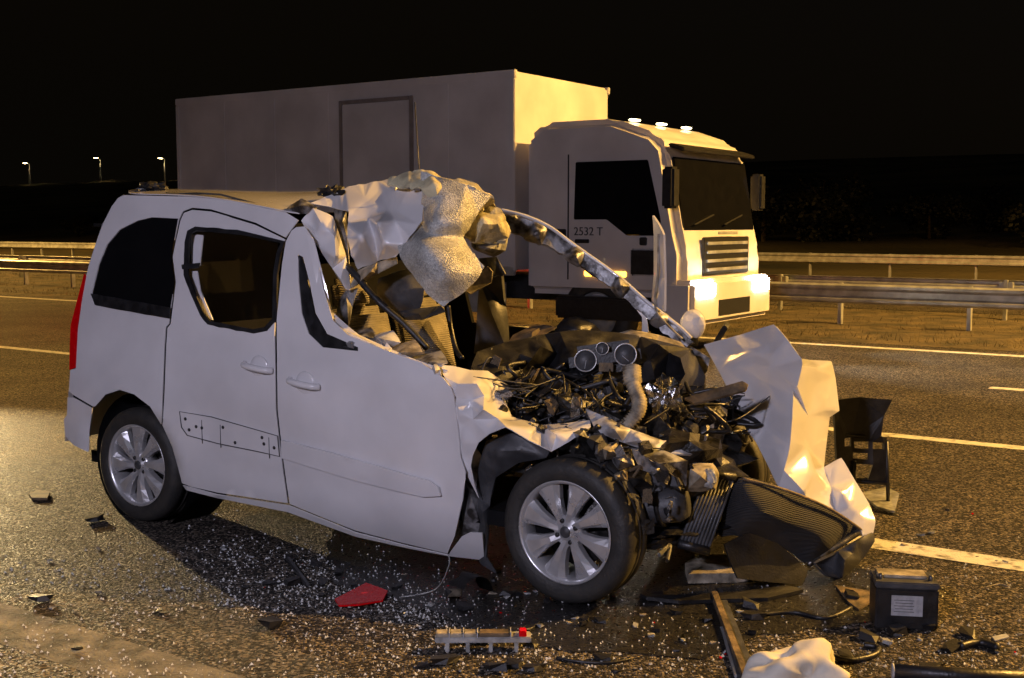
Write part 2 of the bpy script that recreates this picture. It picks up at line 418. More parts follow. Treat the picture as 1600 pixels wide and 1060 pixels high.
for a in (9.2, -52, 70):  # assumed row out of view, set from where the warm light falls
    street_lamp(RP(a, MED), 13.6, [-RD*2.5, RD*2.5], 'assumed tall twin-armed sodium street lamp in the median, out of view', P_SODIUM, 'assumed median street lamps')
for i, px in enumerate((47, 158, 258)):
    r = ray(px, 292); t = 344.5/(Vector((r.x, r.y, 0)).dot(RD)); p = Vector((r.x, r.y, 0))*t
    a, d = p.dot(RA), p.dot(RD)
    street_lamp(RP(a, d, th(a, d)), 10, -RD*2.2, 'far street lamp glowing on the ridge road', 60000, 'street lamps on the ridge', 3.2, (1, .8, .45))

# fill lamp added behind the camera, assumed source of the cool light -------------------------------------
fl = empty('assumed_fill_lamp', (-2.6, -2.2, 0))
for k in range(3):
    an = k*2.094+.3; tube('leg', [(0, 0, .9), (.75*math.cos(an), .75*math.sin(an), .02)], .018, greyp, fl)
tube('mast', [(0, 0, .6), (0, 0, 3.5)], .028, greyp, fl)
aim = (Vector((.3, 6.5, .9))-Vector((-2.6, -2.2, 3.6))).normalized()
ro = aim.to_track_quat('-Z', 'Y').to_matrix()
fh = box('lamp_housing', Vector((0, 0, 3.6)), (.55, .38, .12), greyp, fl, ro, .02)
box('lamp_glass', Vector((0, 0, 3.6))+aim*.062, (.5, .33, .006), mat('fill_glow', (1, 1, 1), .3, emit=(.85, .88, 1), estr=20), fh, ro)
l = bpy.data.lights.new('fill_beam', 'AREA'); l.shape = 'RECTANGLE'; l.size = .5; l.size_y = .33; l.energy = P_FILL; l.color = COOL
lo = bpy.data.objects.new('fill_beam', l); C.objects.link(lo); lo.parent = fl; lo.location = Vector((0, 0, 3.6))+aim*.09; lo.rotation_euler = aim.to_track_quat('-Z', 'Y').to_euler()
tag(fl, 'assumed white fill lamp on a tripod mast, added behind the camera', 'assumed_fill_lamp')

wl_ = empty('headlight_stand_in', (-5.9, 11.6, 0))  # added tripod lamp, stands in for headlights of a vehicle out of view
for k in range(3):
    an = k*2.094+.9; tube('leg', [(0, 0, .55), (.33*math.cos(an), .33*math.sin(an), .012)], .012, greyp, wl_)
tube('mast', [(0, 0, .45), (0, 0, .86)], .018, greyp, wl_)
aim = (Vector((-2.3, 5.4, 0))-Vector((-5.9, 11.6, .95))).normalized(); ro = aim.to_track_quat('-Z', 'Y').to_matrix()
wh = box('lamp_housing', Vector((0, 0, .95)), (.3, .2, .09), greyp, wl_, ro, .015)
box('lamp_glass', Vector((0, 0, .95))+aim*.047, (.27, .17, .005), mat('stand_in_glow', (1, 1, 1), .3, emit=(1, .8, .45), estr=20), wh, ro)
l = bpy.data.lights.new('stand_in_beam', 'SPOT'); l.energy = P_STAND_IN; l.color = (1, .74, .36); l.spot_size = R(74); l.spot_blend = 1.0; l.shadow_soft_size = .05
lo = bpy.data.objects.new('stand_in_beam', l); C.objects.link(lo); lo.parent = wl_; lo.location = Vector((0, 0, .95))+aim*.08; lo.rotation_euler = aim.to_track_quat('-Z', 'Y').to_euler()
tag(wl_, 'added low warm lamp on a short tripod, standing in for unseen vehicle headlights', 'stand-in lamp')

# ------------------------------------------------------------------ trees on the slope
def leafy(seed, rx, rz, n):
    r2 = random.Random(seed); v = []; f = []
    cl = [(r2.gauss(0, .42)*rx, r2.gauss(0, .42)*rx, r2.gauss(0, .4)*rz, r2.uniform(.25, .5)*rx) for _ in range(16)]
    for _ in range(n):
        c = r2.choice(cl); d = Vector((r2.gauss(0, 1), r2.gauss(0, 1), r2.gauss(0, 1))).normalized()*c[3]*r2.uniform(.6, 1.05)
        p = Vector(c[:3])+d; a = Vector((r2.gauss(0, 1), r2.gauss(0, 1), r2.gauss(0, 1))).normalized()*.13; b_ = a.cross(d).normalized()*.09; k = len(v)
        v += [p-a, p+b_, p+a, p-b_]; f.append((k, k+1, k+2, k+3))
    me = bpy.data.meshes.new('crown'); me.from_pydata([tuple(q) for q in v], [], f); me.materials.append(leaf); return me
crowns = [leafy(i, 2.2, 1.8, 3200) for i in range(3)]
bm = bmesh.new(); add_tube(bm, [(0, 0, 0), (.08, 0, 1.2), (0, .1, 2.4), (.1, 0, 3.6)], [.16, .13, .09, .03])
for k in range(5): add_tube(bm, [(0, .05, 1.6+.3*k), (1.2*math.cos(k*2.4), 1.2*math.sin(k*2.4), 2.6+.3*k)], [.06, .02], 5)
trunk_me = bpy.data.meshes.new('trunk'); bm.to_mesh(trunk_me); bm.free(); trunk_me.materials.append(bark)
for i in range(16):
    px = rnd.uniform(1180, 1900) if i < 12 else rnd.uniform(-100, 330); d = rnd.uniform(62, 105)
    r = ray(px, 350); t = d/(Vector((r.x, r.y, 0)).dot(RD)); p = Vector((r.x, r.y, 0))*t; a = p.dot(RA); s = rnd.uniform(.6, 1.25)*(1 if i < 12 else .45)
    t_ = empty('tree', RP(a, d, th(a, d)), rnd.uniform(0, 6)); t_.scale = (s, s, s)
    link('trunk', trunk_me, None, t_); c = link('crown', crowns[i % 3], None, t_); c.location = (0, 0, 2.3); c.scale = (1.35, 1.35, 1.1)
    tag(t_, 'dark leafy tree on the slope beyond the opposite carriageway', 'tree', 'trees on the dark slope')

# ------------------------------------------------------------------ box truck
TO = RD*13.05+RA*(Vector((0, 15.7, 0)).dot(RA)); tr = empty('box_truck', TO, math.atan2(RA.y, RA.x))
tag(tr, 'white rigid box truck driving past behind the wrecked van with headlights lit', 'truck')
CX = 1.15
def tb(name, x0, x1, y0, y1, z0, z1, m, parent=tr, bev=.02):
    if x0 > .3: x0 *= CX; x1 *= CX
    return box(name, ((x0+x1)/2, (y0+y1)/2, (z0+z1)/2), (x1-x0, y1-y0, z1-z0), m, parent, None, bev)
bx = tb('cargo_box', -6.6, 0, 0, 2.5, 1.05, 3.66, tpaint, tr, .03)
tb('roof_rail', -6.62, .02, -.012, .05, 3.57, 3.675, tpaint, bx, .01); tb('roof_rail', -6.62, .02, 2.45, 2.512, 3.57, 3.675, tpaint, bx, .01)
tb('corner_post', -.07, .013, -.013, .06, 1.04, 3.565, tpaint, bx, .01); tb('corner_post', -6.613, -6.53, -.013, .06, 1.04, 3.565, tpaint, bx, .01)
tb('bottom_rail', -6.6, 0, -.015, .05, .98, 1.1, galv, bx, .01)
for k in range(1, 6):
    if not 1.7 < k*1.1 < 3.1: tb('panel_joint', -k*1.1-.02, -k*1.1+.02, -.007, .02, 1.1, 3.56, tpaint, bx, .003)
for x in (-5.25, -3.9): tb('mudguard', x-.6, x+.6, .04, .5, 1.0 if x < 0 else .98, 1.045 if x < 0 else 1.02, blackp, tr, .01)
ttrim = mat('truck_trim', (.26, .22, .2), .5)
sd = tb('side_door', -3.0, -1.75, -.022, .02, 1.12, 3.38, tpaint, bx, .008)
for x in (-3.03, -1.72): tb('door_frame', x-.03, x+.03, -.03, .01, 1.12, 3.44, ttrim, sd, .006)
tb('door_frame', -2.99, -1.76, -.028, .01, 3.385, 3.44, ttrim, sd, .006)
tb('door_handle', -1.95, -1.85, -.05, -.02, 2.0, 2.2, greyp, sd, .006)
tb('chassis', -6.5, 1.8, .75, 1.75, .62, .95, blackp)
tb('side_guard', -5.2, -1.7, .05, .12, .55, .68, galv); tb('side_guard', -5.2, -1.7, .05, .12, .8, .92, galv)
tb('fuel_tank', -1.55, -.55, .12, .7, .45, .93, galv, tr, .08)
# cab: side profile extruded with rounded corners
cabprof = [(.12, .75), (.12, 2.80), (.35, 2.98), (1.25, 2.98), (1.75, 2.78), (1.9, 2.6), (2.08, 1.55), (2.14, 1.3), (2.14, .75)]
def prism(name, prof, y0, y1, m, parent, bev=.05):
    prof = [(x*CX, z) for x, z in prof]; bm = bmesh.new(); a = [bm.verts.new((x, y0, z)) for x, z in prof]; b = [bm.verts.new((x, y1, z)) for x, z in prof]; n = len(prof)
    bm.faces.new(a); bm.faces.new(b[::-1])
    for i in range(n): bm.faces.new((a[i], b[i], b[(i+1) % n], a[(i+1) % n]))
    bmesh.ops.recalc_face_normals(bm, faces=bm.faces)
    if bev: bmesh.ops.bevel(bm, geom=bm.edges[:], offset=bev, segments=3, affect='EDGES')
    return bmo(name, bm, m, parent, False)
cab = prism('cab', cabprof, .04, 2.46, tpaint, tr, .10)
for p in cab.data.polygons: p.use_smooth = True
cab.modifiers.new('split', 'EDGE_SPLIT').split_angle = R(35)
prism('side_window', [(.78, 1.72), (.80, 2.45), (1.70, 2.45), (1.86, 1.72), (1.86, 1.52), (1.45, 1.52), (1.2, 1.72)], .028, .06, tint, cab, .01)
prism('door_seam', [(.70, .95), (.70, 2.55), (.715, 2.55), (.715, .95)], .032, .06, blackp, cab, 0)
bm = bmesh.new(); add_box(bm, (2.005*CX, 1.25, 2.03), (.03, 2.18, .92), eul(0, -9.7, 0), .01); bmo('windscreen', bm, tint, cab)
box('sun_visor', (1.98*CX, 1.25, 2.60), (.22, 2.2, .05), blackp, cab, eul(0, 18, 0), .015)
tb('grille', 2.13, 2.165, .55, 1.95, 1.02, 1.5, blackp, cab, .01)
for k in range(4): tb('grille_slat', 2.165, 2.18, .62, 1.88, 1.07+k*.11, 1.11+k*.11, galv, cab, .004)
bp_ = tb('bumper', 1.75, 2.26, .0, 2.5, .42, .98, tpaint, tr, .06)
for y in (.12, 1.88):
    hl = tb('headlight', 2.20, 2.275, y-.04, y+.54, .74, .96, head, tr, .035)
    l = bpy.data.lights.new('headlight_beam', 'SPOT'); l.energy = 450; l.color = (1, .95, .82); l.spot_size = R(60); l.spot_blend = .8; l.shadow_soft_size = .08
    lo = bpy.data.objects.new('headlight_beam', l); C.objects.link(lo); lo.parent = tr; lo.location = (2.32*CX+.05, y+.25, .85)
    lo.rotation_euler = Vector((1, 0, -.09)).to_track_quat('-Z', 'Y').to_euler()
tb('bumper_vent', 2.25, 2.268, .75, 1.75, .5, .72, blackp, bp_, .01)
tb('side_marker', .92, 1.45, .022, .05, 1.0, 1.07, amber, cab, .01)
tb('step_panel', .55, 1.7, .0, .1, .45, .74, blackp, tr, .03)
tb('air_intake', .55, .68, .015, .06, 1.33, 1.6, blackp, cab, .01); tb('door_vent', 1.5, 1.86, .02, .06, 1.02, 1.36, blackp, cab, .02)
for y in (.7, 1.6): box('wiper', (2.10*CX, y, 1.72), (.015, .62, .02), blackp, cab, eul(12, -9, 0), .004)
tb('door_handle', .8, .98, .018, .05, 1.42, 1.47, blackp, cab, .008); tb('badge_strip', 2.165, 2.175, .95, 1.55, 1.53, 1.57, galv, cab, .004)
tb('grab_handle', 1.62, 1.7, .0, .05, 1.4, 1.5, blackp, cab, .01)
for y in (.5, 1.25, 2.0): tb('roof_marker', 1.28, 1.36, y-.09, y+.09, 2.97, 2.995, white_glow, cab, .01)
for x, y in ((1.98, .03), (1.98, 2.47)):
    mr_ = tb('mirror', x-.02, x+.12, y-.22 if y < 1 else y+.03, y-.03 if y < 1 else y+.22, 1.85, 2.35, blackp, tr, .03)
t_ = bpy.data.curves.new('model_number', 'FONT'); t_.body = '2532 T'; t_.size = .15; t_.extrude = .003; t_.materials.append(greyp)
tmp = bpy.data.objects.new('tmp', t_); C.objects.link(tmp); bpy.context.view_layer.update(); me = bpy.data.meshes.new_from_object(tmp); bpy.data.objects.remove(tmp)
to = link('model_number', me, None, cab); to.location = (.78*CX, .034, 1.52); to.rotation_euler = (R(90), 0, 0)
tb('tail_light', -6.66, -6.6, .1, .4, .85, .97, redglow, tr, .01); tb('tail_light', -6.66, -6.6, 2.1, 2.4, .85, .97, redglow, tr, .01)
l = bpy.data.lights.new('tail_light_glow', 'POINT'); l.energy = 500; l.color = (1, .03, .02); l.shadow_soft_size = .1
lo = bpy.data.objects.new('tail_light_glow', l); C.objects.link(lo); lo.parent = tr; lo.location = (-6.8, 2.3, .9)
def truck_wheel(x, y):
    wv = empty('wheel', (x, y, .5)); wv.parent = tr
    lathe('tyre', [(.3, .02), (.33, 0), (.46, 0), (.5, .04), (.5, .26), (.46, .3), (.3, .3)], rubber, wv, 32, True)
    lathe('rim', [(.0, .06), (.12, .05), (.14, .09), (.26, .10), (.3, .03), (.31, .28), (0, .28)], galv, wv, 24)
for x in (1.05*CX, -3.9, -5.25):
    truck_wheel(x, .06); truck_wheel(x, 2.14)

# ------------------------------------------------------------------ THE WRECKED VAN
van = empty('wrecked_van'); van.matrix_world = VM
tag(van, 'white passenger van with its whole front end torn open and roof crushed', 'van')
VP = van
# flank panels
arch = [(141, 702), (141.6, 674), (150, 636.5), (166, 618), (187.7, 611), (209.5, 618), (234, 636.5), (253, 664.6), (268.6, 699), (279.6, 739), (284, 757)]
rear_edge = [(107, 612), (109, 578), (118, 575), (121, 515), (127, 472), (134, 430), (139, 412), (150, 378), (160, 350), (174, 322), (184, 309), (193, 304)]
door_rear = [(301, 326.5), (287, 332), (281, 345), (269, 402), (274, 441), (266, 506), (261, 512), (259, 540), (256, 618), (253, 664.6)]
qwin = [(279, 342), (238.5, 340), (216, 345), (187.6, 359), (168, 382), (155, 413), (144, 458), (148, 476), (265.4, 497), (267.5, 478), (273, 441), (268, 404)]
quarter = rear_edge+[(323, 307), (400, 321), (448, 331), (468, 344), (447, 373), (400, 350), (330, 329)]+door_rear+arch[6::-1][0:0]+[(234, 636.5), (209.5, 618), (187.7, 611), (166, 618), (150, 636.5), (146, 637), (116, 619.5)]
side_panel('rear_quarter_panel', quarter, paint, VP, [qwin])
g = side_panel('quarter_window', qwin, tint, VP, off=.006, gap=.3)
side_panel('trim_strip', [(142, 459), (266, 481), (265, 498), (149, 477)], blackp, g, off=-.012, gap=0, step=14)
side_panel('rear_bumper', [(105, 620), (116, 620), (146, 637.5), (141.6, 674), (141, 704), (138, 708), (115, 697), (101, 682), (99, 655), (104, 648)], paint, VP, off=-.012, step=12)
tl = side_panel('tail_light', [(132, 428), (134.5, 431), (127, 472), (121, 515), (118, 575), (109, 578), (109, 560), (111, 509), (122.5, 464)], redlens, VP, off=-.006, gap=0, step=8)
swin = [(291, 379), (295, 362), (306.5, 356), (380, 363), (444, 378), (438, 396), (432.5, 430), (431, 500), (417, 516), (397, 520), (326, 506), (315, 492), (300, 458), (289.5, 430)]
sdoor = [(301, 327), (330, 329.5), (400, 350.5), (447, 373.5), (440, 400), (434, 430), (431, 520), (432, 571), (433, 640), (437, 677), (444.6, 739), (451, 787)]+[(400, 780), (340, 771), (300, 762), (284, 756), (279.6, 739), (268.6, 699), (253, 664.6)]+door_rear[::-1][1:-1]
sd_o = side_panel('sliding_door', sdoor, paint, VP, [swin])
fr = side_panel('window_seal', swin, blackp, sd_o, [inset(swin, 5)], off=-.003, gap=-1.5, step=40, thick=.012)
def slant(k): return lambda x, y: k
# inner white return of the window frame and its stay
side_panel('window_frame', [(298, 366), (318, 368), (313, 415), (300, 412)], paint, sd_o, off=.05, gap=0); side_panel('window_frame', [(299, 424), (309, 424), (314, 455), (333, 500), (322, 498), (304, 455)], paint, sd_o, off=.05, gap=0)
side_panel('window_stay', [(284, 414), (312, 411), (311, 419), (285, 421)], blackp, sd_o, off=-.008, gap=0)
rec = [(280, 643), (330, 651), (434, 681), (437, 714), (400, 706), (340, 694), (292, 681), (283, 668)]
rp_ = side_panel('trim_recess', rec, paint_in if False else paint, sd_o, off=-.006, gap=0, step=14)
side_panel('recess_edge', rec, greyp, sd_o, [inset(rec, 1.3)], off=-.010, gap=0, step=60, thick=.002)
for q in ((289, 655), (306, 667), (315, 669), (348, 668), (367, 692), (409, 684), (412, 694), (295, 672), (428, 700)):
    c = S(*q, -.012); lathe('clip_hole', [(0, 0), (.009, 0), (.009, .004), (0, .004)], blackp, sd_o, 10).location = c
for x in (315, 344, 420):
    a, b = S(x, 650+(x-290)*.26, -.010), S(x+1, 690+(x-300)*.22, -.010); tube('recess_line', [a, b], .0022, greyp, sd_o, 5)
def handle(px, py, parent, L=52):
    c = S(px, py); h = empty('handle', c); h.parent = parent
    bm = bmesh.new(); bmesh.ops.create_uvsphere(bm, u_segments=20, v_segments=10, radius=1)
    for v in bm.verts: v.co = Vector((v.co.x*.062, v.co.y*.012, v.co.z*.06))
    bmo('handle_cup', bm, paint, h, True)
    tube('grip', spline([(-.095, -.006, .012), (-.07, -.035, .008), (0, -.045, 0), (.07, -.035, -.008), (.1, -.006, -.012)]), [.012]+[.017]*23+[.012], paint, h, 10)
handle(405, 574, sd_o); 
fdoor = [(431.5, 500), (440, 412), (446, 377), (455, 360), (463, 354), (477, 353), (489, 370), (497, 400), (507, 450), (522, 500), (545, 522), (600, 545), (660, 566), (692, 590), (704, 606), (708, 620), (711, 660), (717, 715), (727, 738), (724, 780), (712, 838), (700, 866), (640, 852), (555, 830), (500, 808), (452, 788), (444.6, 739), (437, 677), (433, 640), (432, 571)]
fopen = [(466, 398), (474, 402), (484, 440), (494, 490), (512, 522), (560, 543), (560, 549), (505, 543), (483, 522), (472, 490), (467, 440)]
def dent(x, y):
    d = 0
    if x > 600: d += .035*math.exp(-((x-690)/40)**2-((y-690)/90)**2)
    d += .012*math.exp(-((x-560)/60)**2-((y-640)/40)**2)
    return d
fd = side_panel('front_door', fdoor, paint, VP, [fopen], curve=dent)
handle(477, 599, fd)
side_panel('door_moulding', [(440, 688), (520, 708), (610, 734), (668, 752), (682, 763), (686, 776), (660, 777), (560, 752), (441, 716)], paint, fd, off=-.017, gap=0, step=11, thick=.012, curve=dent)
side_panel('window_channel', [(466, 398), (474, 402), (484, 440), (494, 490), (512, 522), (600, 550), (640, 568), (640, 578), (560, 557), (505, 546), (483, 522), (472, 490), (467, 440)], blackp, fd, off=.02, gap=0, step=14, thick=.03)
side_panel('sill', [(286, 758), (340, 773), (452, 790), (555, 832), (640, 854), (700, 867), (722, 838), (735, 832), (754, 833), (757, 875), (700, 868.5), (640, 857), (555, 838), (450, 800), (340, 778), (292, 766)], paint, VP, off=.02, gap=0, step=10)
# dark structure behind the skins so that the seams read as gaps, floor, far side
allside = [(110, 690), (110, 600), (138, 432), (165, 345), (195, 308), (320, 312), (446, 336), (440, 500), (520, 535), (690, 600), (720, 740), (700, 850), (452, 780), (290, 750), (268, 699), (253, 664), (234, 636), (209, 618), (187, 611), (166, 618), (150, 636)]
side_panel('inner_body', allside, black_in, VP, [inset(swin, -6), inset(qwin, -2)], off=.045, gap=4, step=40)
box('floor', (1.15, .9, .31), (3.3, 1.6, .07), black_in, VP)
def far_wall():
    ol = [(-.78, .35), (-.8, 1.0), (-.62, 1.6), (-.45, 1.74), (1.0, 1.74), (1.1, 1.05), (2.3, 1.0), (2.35, .35)]
    holes = [[(-.45, 1.1), (-.35, 1.55), (.1, 1.58), (.1, 1.1)], [(.2, 1.1), (.2, 1.58), (.9, 1.58), (.95, 1.1)]]
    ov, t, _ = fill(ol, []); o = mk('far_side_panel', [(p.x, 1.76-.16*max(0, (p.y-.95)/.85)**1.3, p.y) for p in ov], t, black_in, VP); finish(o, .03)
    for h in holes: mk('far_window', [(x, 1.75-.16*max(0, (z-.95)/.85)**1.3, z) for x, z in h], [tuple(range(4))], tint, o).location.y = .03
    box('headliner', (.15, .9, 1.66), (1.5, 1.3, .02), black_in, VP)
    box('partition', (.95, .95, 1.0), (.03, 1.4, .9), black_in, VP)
far_wall()
re = [S(*p) for p in [(101, 690), (107, 612), (116, 545), (127, 472), (139, 412), (160, 350), (184, 309), (193, 304)]]
v = []; f = []
for j in range(7):
    t = j/6; b = -.07*math.sin(math.pi*t)
    v += [Vector((q.x+b, q.y+(1.76-2*q.y)*t, q.z)) for q in re]
n = len(re)
for j in range(6):
    for i in range(n-1): f.append((j*n+i, j*n+i+1, (j+1)*n+i+1, (j+1)*n+i))
mk('tailgate', v, f, paint, VP, True)
# wheel housings
lathe('wheel_housing', [(.39, .02), (.40, .32), (0, .32)], black_in, VP, 32, cap=False).location = (0, .03, .34)
# roof: rear part whole, near edge sagging towards the front
rn = [(193, 304, .165), (260, 304, .17), (323, 307, .17), (400, 321, .17), (448, 331, .17), (486, 338, .2)]
rt = [(215, 299.5, .5), (260, 296.5, .8), (330, 297, .85), (400, 296.5, .9), (470, 296, .9), (545, 290, .8)]
v = [P(*p) for p in rn]+[P(*p) for p in rt]
mid = [(v[i]*.5+v[i+6]*.5)+Vector((0, 0, .022)) for i in range(6)]
far = [Vector((p.x, 1.58, p.z-.05)) for p in v[6:]]
vs = v[:6]+mid+v[6:]+far
f = [(r*6+i, r*6+i+1, (r+1)*6+i+1, (r+1)*6+i) for r in range(3) for i in range(5)]
rf = finish(mk('roof', vs, f, paint, VP, True), .006, 2)
tube('roof_gutter', [P(260, 301, .22), P(323, 303, .22), P(345, 304.5, .22), P(400, 319, .22), P(446, 329, .21)], .006, greyp, rf)
def lump(name, px, py, yl, rx, rz, m, parent, seed, n=1, rough=.35):
    r2 = random.Random(seed); bm = bmesh.new(); bmesh.ops.create_icosphere(bm, subdivisions=3, radius=1)
    for q in bm.verts:
        k = 1+rough*noise.noise(q.co*2.3+Vector((seed, 0, 0)))+rough*.6*noise.noise(q.co*6+Vector((0, seed, 0)))
        q.co = Vector((q.co.x*rx*k, q.co.y*rx*.8*k, q.co.z*rz*k))
    o = bmo(name, bm, m, parent, False); o.location = P(px, py, yl); return o
lump('roof_bar_bracket', 238, 295, .35, .085, .035, blackp, rf, 3, rough=.9)
lump('roof_bar_bracket', 521, 302, .45, .065, .035, blackp, rf, 8, rough=.9)
tube('antenna', [P(660, 335, .55), P(656, 280, .55), P(648, 160, .6)], .0028, blackp, rf, 5)
# crushed roof skin
sheet('roof_skin', [(486, 318, .3), (515, 306, .4), (545, 292, .5), (590, 284, .6), (612, 281, .65), (622, 292, .5), (662, 300, .45), (660, 345, .3), (640, 370, .22), (618, 402, .3), (590, 408, .35), (559, 421, .3), (549, 400, .22), (543, 372, .18), (545, 330, .3), (520, 325, .35)],
      [(570, 310, .42), (590, 350, .16), (620, 330, .38), (600, 380, .2), (565, 370, .12), (618, 300, .5), (617, 345, .3)], paint, VP, .45, 3, .004, .03, 3, 3, rag=1.2)
sheet('torn_pillar', [(470, 345, .2), (489, 325, .22), (520, 338, .25), (540, 400, .25), (548, 455, .25), (540, 452, .22), (520, 420, .2), (497, 385, .18)], [(505, 355, .16), (525, 400, .14)], paint, VP, .6, 2, .006, .03, 5, 4)
sheet('torn_metal_flap', [(443, 329, .22), (472, 310, .25), (492, 322, .22), (480, 334, .2), (465, 335, .2)], [(470, 322, .15)], primer, VP, .8, 1)
sheet('pillar_trim', [(520, 315, .4), (541, 312, .42), (543, 372, .3), (548, 440, .28), (535, 400, .3), (525, 350, .32)], [(533, 340, .3)], primer, VP, .7, 1)
sheet('headliner_foam', [(606, 290, .42), (608, 279, .45), (658, 266, .5), (703, 281, .55), (734, 282, .6), (765, 303, .65), (772, 316, .7), (740, 340, .6), (700, 330, .4), (660, 296, .38)], [(680, 290, .35), (720, 305, .45)], foam, VP, .5, 2, .012, .03, 9, 5, rag=3)
sheet('shattered_windscreen', [(658, 268, .44), (700, 282, .46), (735, 290, .5), (766, 308, .6), (745, 335, .5), (722, 371, .42), (735, 392, .38), (757, 417, .38), (742, 440, .32), (726, 455, .28), (692, 480, .2), (672, 462, .18), (658, 445, .16), (640, 422, .18), (626, 402, .22), (622, 386, .24), (640, 368, .28), (660, 348, .34), (660, 300, .42)],
      [(675, 345, .22), (690, 310, .36), (717, 345, .3), (705, 390, .2), (660, 385, .12), (690, 430, .1), (720, 425, .2), (650, 410, .12), (670, 370, .22)], crz, VP, .12, 3, .008, 0, 4, 0, rag=1.6)
sheet('torn_foam', [(722, 371, .6), (742, 335, .66), (770, 316, .7), (785, 335, .75), (796, 362, .8), (790, 378, .75), (765, 380, .7), (745, 378, .6)], [(755, 350, .5), (775, 350, .6)], foam, VP, .6, 2, .02, .06, 2, 6, rag=3)
sheet('header_rail', [(735, 380, .7), (790, 376, .85), (795, 365, .9), (790, 392, .85), (772, 402, .8), (740, 390, .7)], [(765, 388, .6)], primer, VP, .8, 1)
sheet('header_rail', [(559, 423, .3), (590, 410, .35), (620, 402, .35), (622, 412, .35), (590, 428, .3), (556, 447, .25), (545, 452, .25)], [(580, 424, .2)], beige, VP, .8, 1)
sheet('sun_visor', [(590, 435, .6), (640, 420, .6), (665, 450, .55), (655, 490, .55), (612, 490, .55), (590, 465, .6)], [(630, 455, .45)], greyp, VP, .6, 1, .01)
sheet('roof_console', [(610, 488, .5), (690, 478, .55), (696, 487, .5), (660, 500, .45), (620, 500, .45)], [(655, 490, .4)], greyp, VP, .8, 1)
sheet('grab_bracket', [(748, 404, .9), (776, 402, .95), (790, 428, .95), (784, 432, .95), (765, 428, .9), (755, 432, .9)], [], greyp, VP, .9, 1, .012)
sheet('visor_panel', [(727, 455, .6), (762, 415, .7), (770, 425, .7), (768, 442, .7), (735, 460, .6)], [], beige, VP, .9, 1, .008)
# far pillar and what is left of the far front door
fp = [P(786, 338, 1.35), P(825, 348, 1.42), P(862, 365, 1.5), P(900, 393, 1.55), P(966, 440, 1.62), P(1012, 480, 1.65), P(1062, 519, 1.68), P(1082, 538, 1.68)]
sheet('far_pillar', [(784, 334, 1.35), (825, 345, 1.42), (862, 361, 1.5), (900, 386, 1.55), (966, 432, 1.62), (1012, 472, 1.65), (1064, 514, 1.68), (1085, 536, 1.68), (1072, 545, 1.66), (1050, 530, 1.66), (1005, 492, 1.63), (962, 456, 1.6), (900, 412, 1.52), (860, 388, 1.46), (825, 374, 1.4), (796, 362, 1.35)],
      [(840, 365, 1.36), (900, 400, 1.45), (970, 447, 1.53), (1030, 498, 1.57)], primer, VP, .8, 2, .03, .03, 3, 8, rag=2)
tube('pillar_seal', spline([p+Vector((0, -.02, .035)) for p in fp]), .011, paint, VP)
sheet('door_mirror_sail', [(967, 450, 1.66), (985, 466, 1.68), (1010, 490, 1.7), (1014, 520, 1.7), (1003, 520, 1.7), (1004, 496, 1.69)], [], paint, VP, .8, 1)
sheet('bent_trim_strip', [(1021, 337, 1.66), (1030, 350, 1.6), (1038, 366, 1.52), (1040, 430, 1.52), (1039.5, 488, 1.52), (1030, 482, 1.58), (1020, 470, 1.66), (1023, 430, 1.66), (1023, 366, 1.66)], [(1031, 380, 1.56), (1031, 440, 1.56)], paint, VP, .6, 2, .012)
tube('trim_edge', spline([P(1029, 366, 1.56), P(1028, 430, 1.56), P(1024, 480, 1.56), P(1040, 505, 1.57), P(1066, 530, 1.6)]), .007, beige, VP)
mir = lump('door_mirror', 1083, 507, 1.78, .075, .085, paint, VP, 1, rough=.06)
lathe('mirror_stalk', [(.03, 0), (.03, .12)], blackp, mir, 10, axis='z').location = (0, -.0, -.12)
sheet('far_door_top', [(1000, 520, 1.72), (1075, 538, 1.72), (1110, 560, 1.72), (1100, 600, 1.72), (990, 590, 1.72)], [], primer, VP, .6, 1)
# crushed near window frame and seals falling forward
tube('window_seal_strip', spline([P(500, 393, .2), P(530, 405, .25), P(555, 430, .25), P(590, 470, .25), P(630, 505, .28), P(668, 545, .3)]), .017, blackp, VP)
tube('window_seal_strip', spline([P(468, 400, .12), P(478, 470, .12), P(500, 520, .1), P(560, 555, .06), P(640, 578, .04), P(694, 596, .04)]), .016, blackp, VP)
sheet('window_frame_rail', [(480, 365, .12), (490, 372, .12), (505, 430, .1), (520, 490, .1), (560, 525, .1), (640, 560, .08), (700, 580, .08), (690, 586, .06), (600, 548, .06), (530, 515, .06), (505, 480, .08), (492, 430, .08)], [], paint, VP, .7, 2, .012)
sheet('torn_inner_panel', [(540, 455, .3), (560, 450, .3), (550, 480, .28), (545, 515, .25), (525, 495, .25), (530, 470, .28)], [(543, 480, .2)], primer, VP, .8, 1)
for i, (a, b, c) in enumerate([((545, 520), (580, 515), .3), ((580, 525), (615, 520), .25), ((600, 545), (650, 535), .2), ((640, 560), (690, 552), .2)]):
    sheet('torn_inner_panel', [(a[0], a[1], c), (b[0], b[1]-4, c), (b[0]+12, b[1]+16, c-.08), (a[0]+22, a[1]+22, c-.1)], [((a[0]+b[0])/2+4, a[1]+6, c-.14)], [primer, paint_in, beige, primer][i], VP, .8, 1)
for i in range(14):
    t = i/13; x = 505+190*t; y = 520+62*t+rnd.uniform(-6, 4); w_ = rnd.uniform(10, 24); c = rnd.uniform(.05, .2)
    sheet('torn_inner_panel', [(x-w_*.6, y+6, c-.04), (x-w_*.2, y-rnd.uniform(6, 16), c), (x+w_*.3, y-rnd.uniform(2, 12), c), (x+w_*.7, y+8, c-.04)], [(x, y, c-.07)], rnd.choice([primer, paint_in, blackp, paint]), VP, .9, 1, .004, rag=1.5, seed=i)
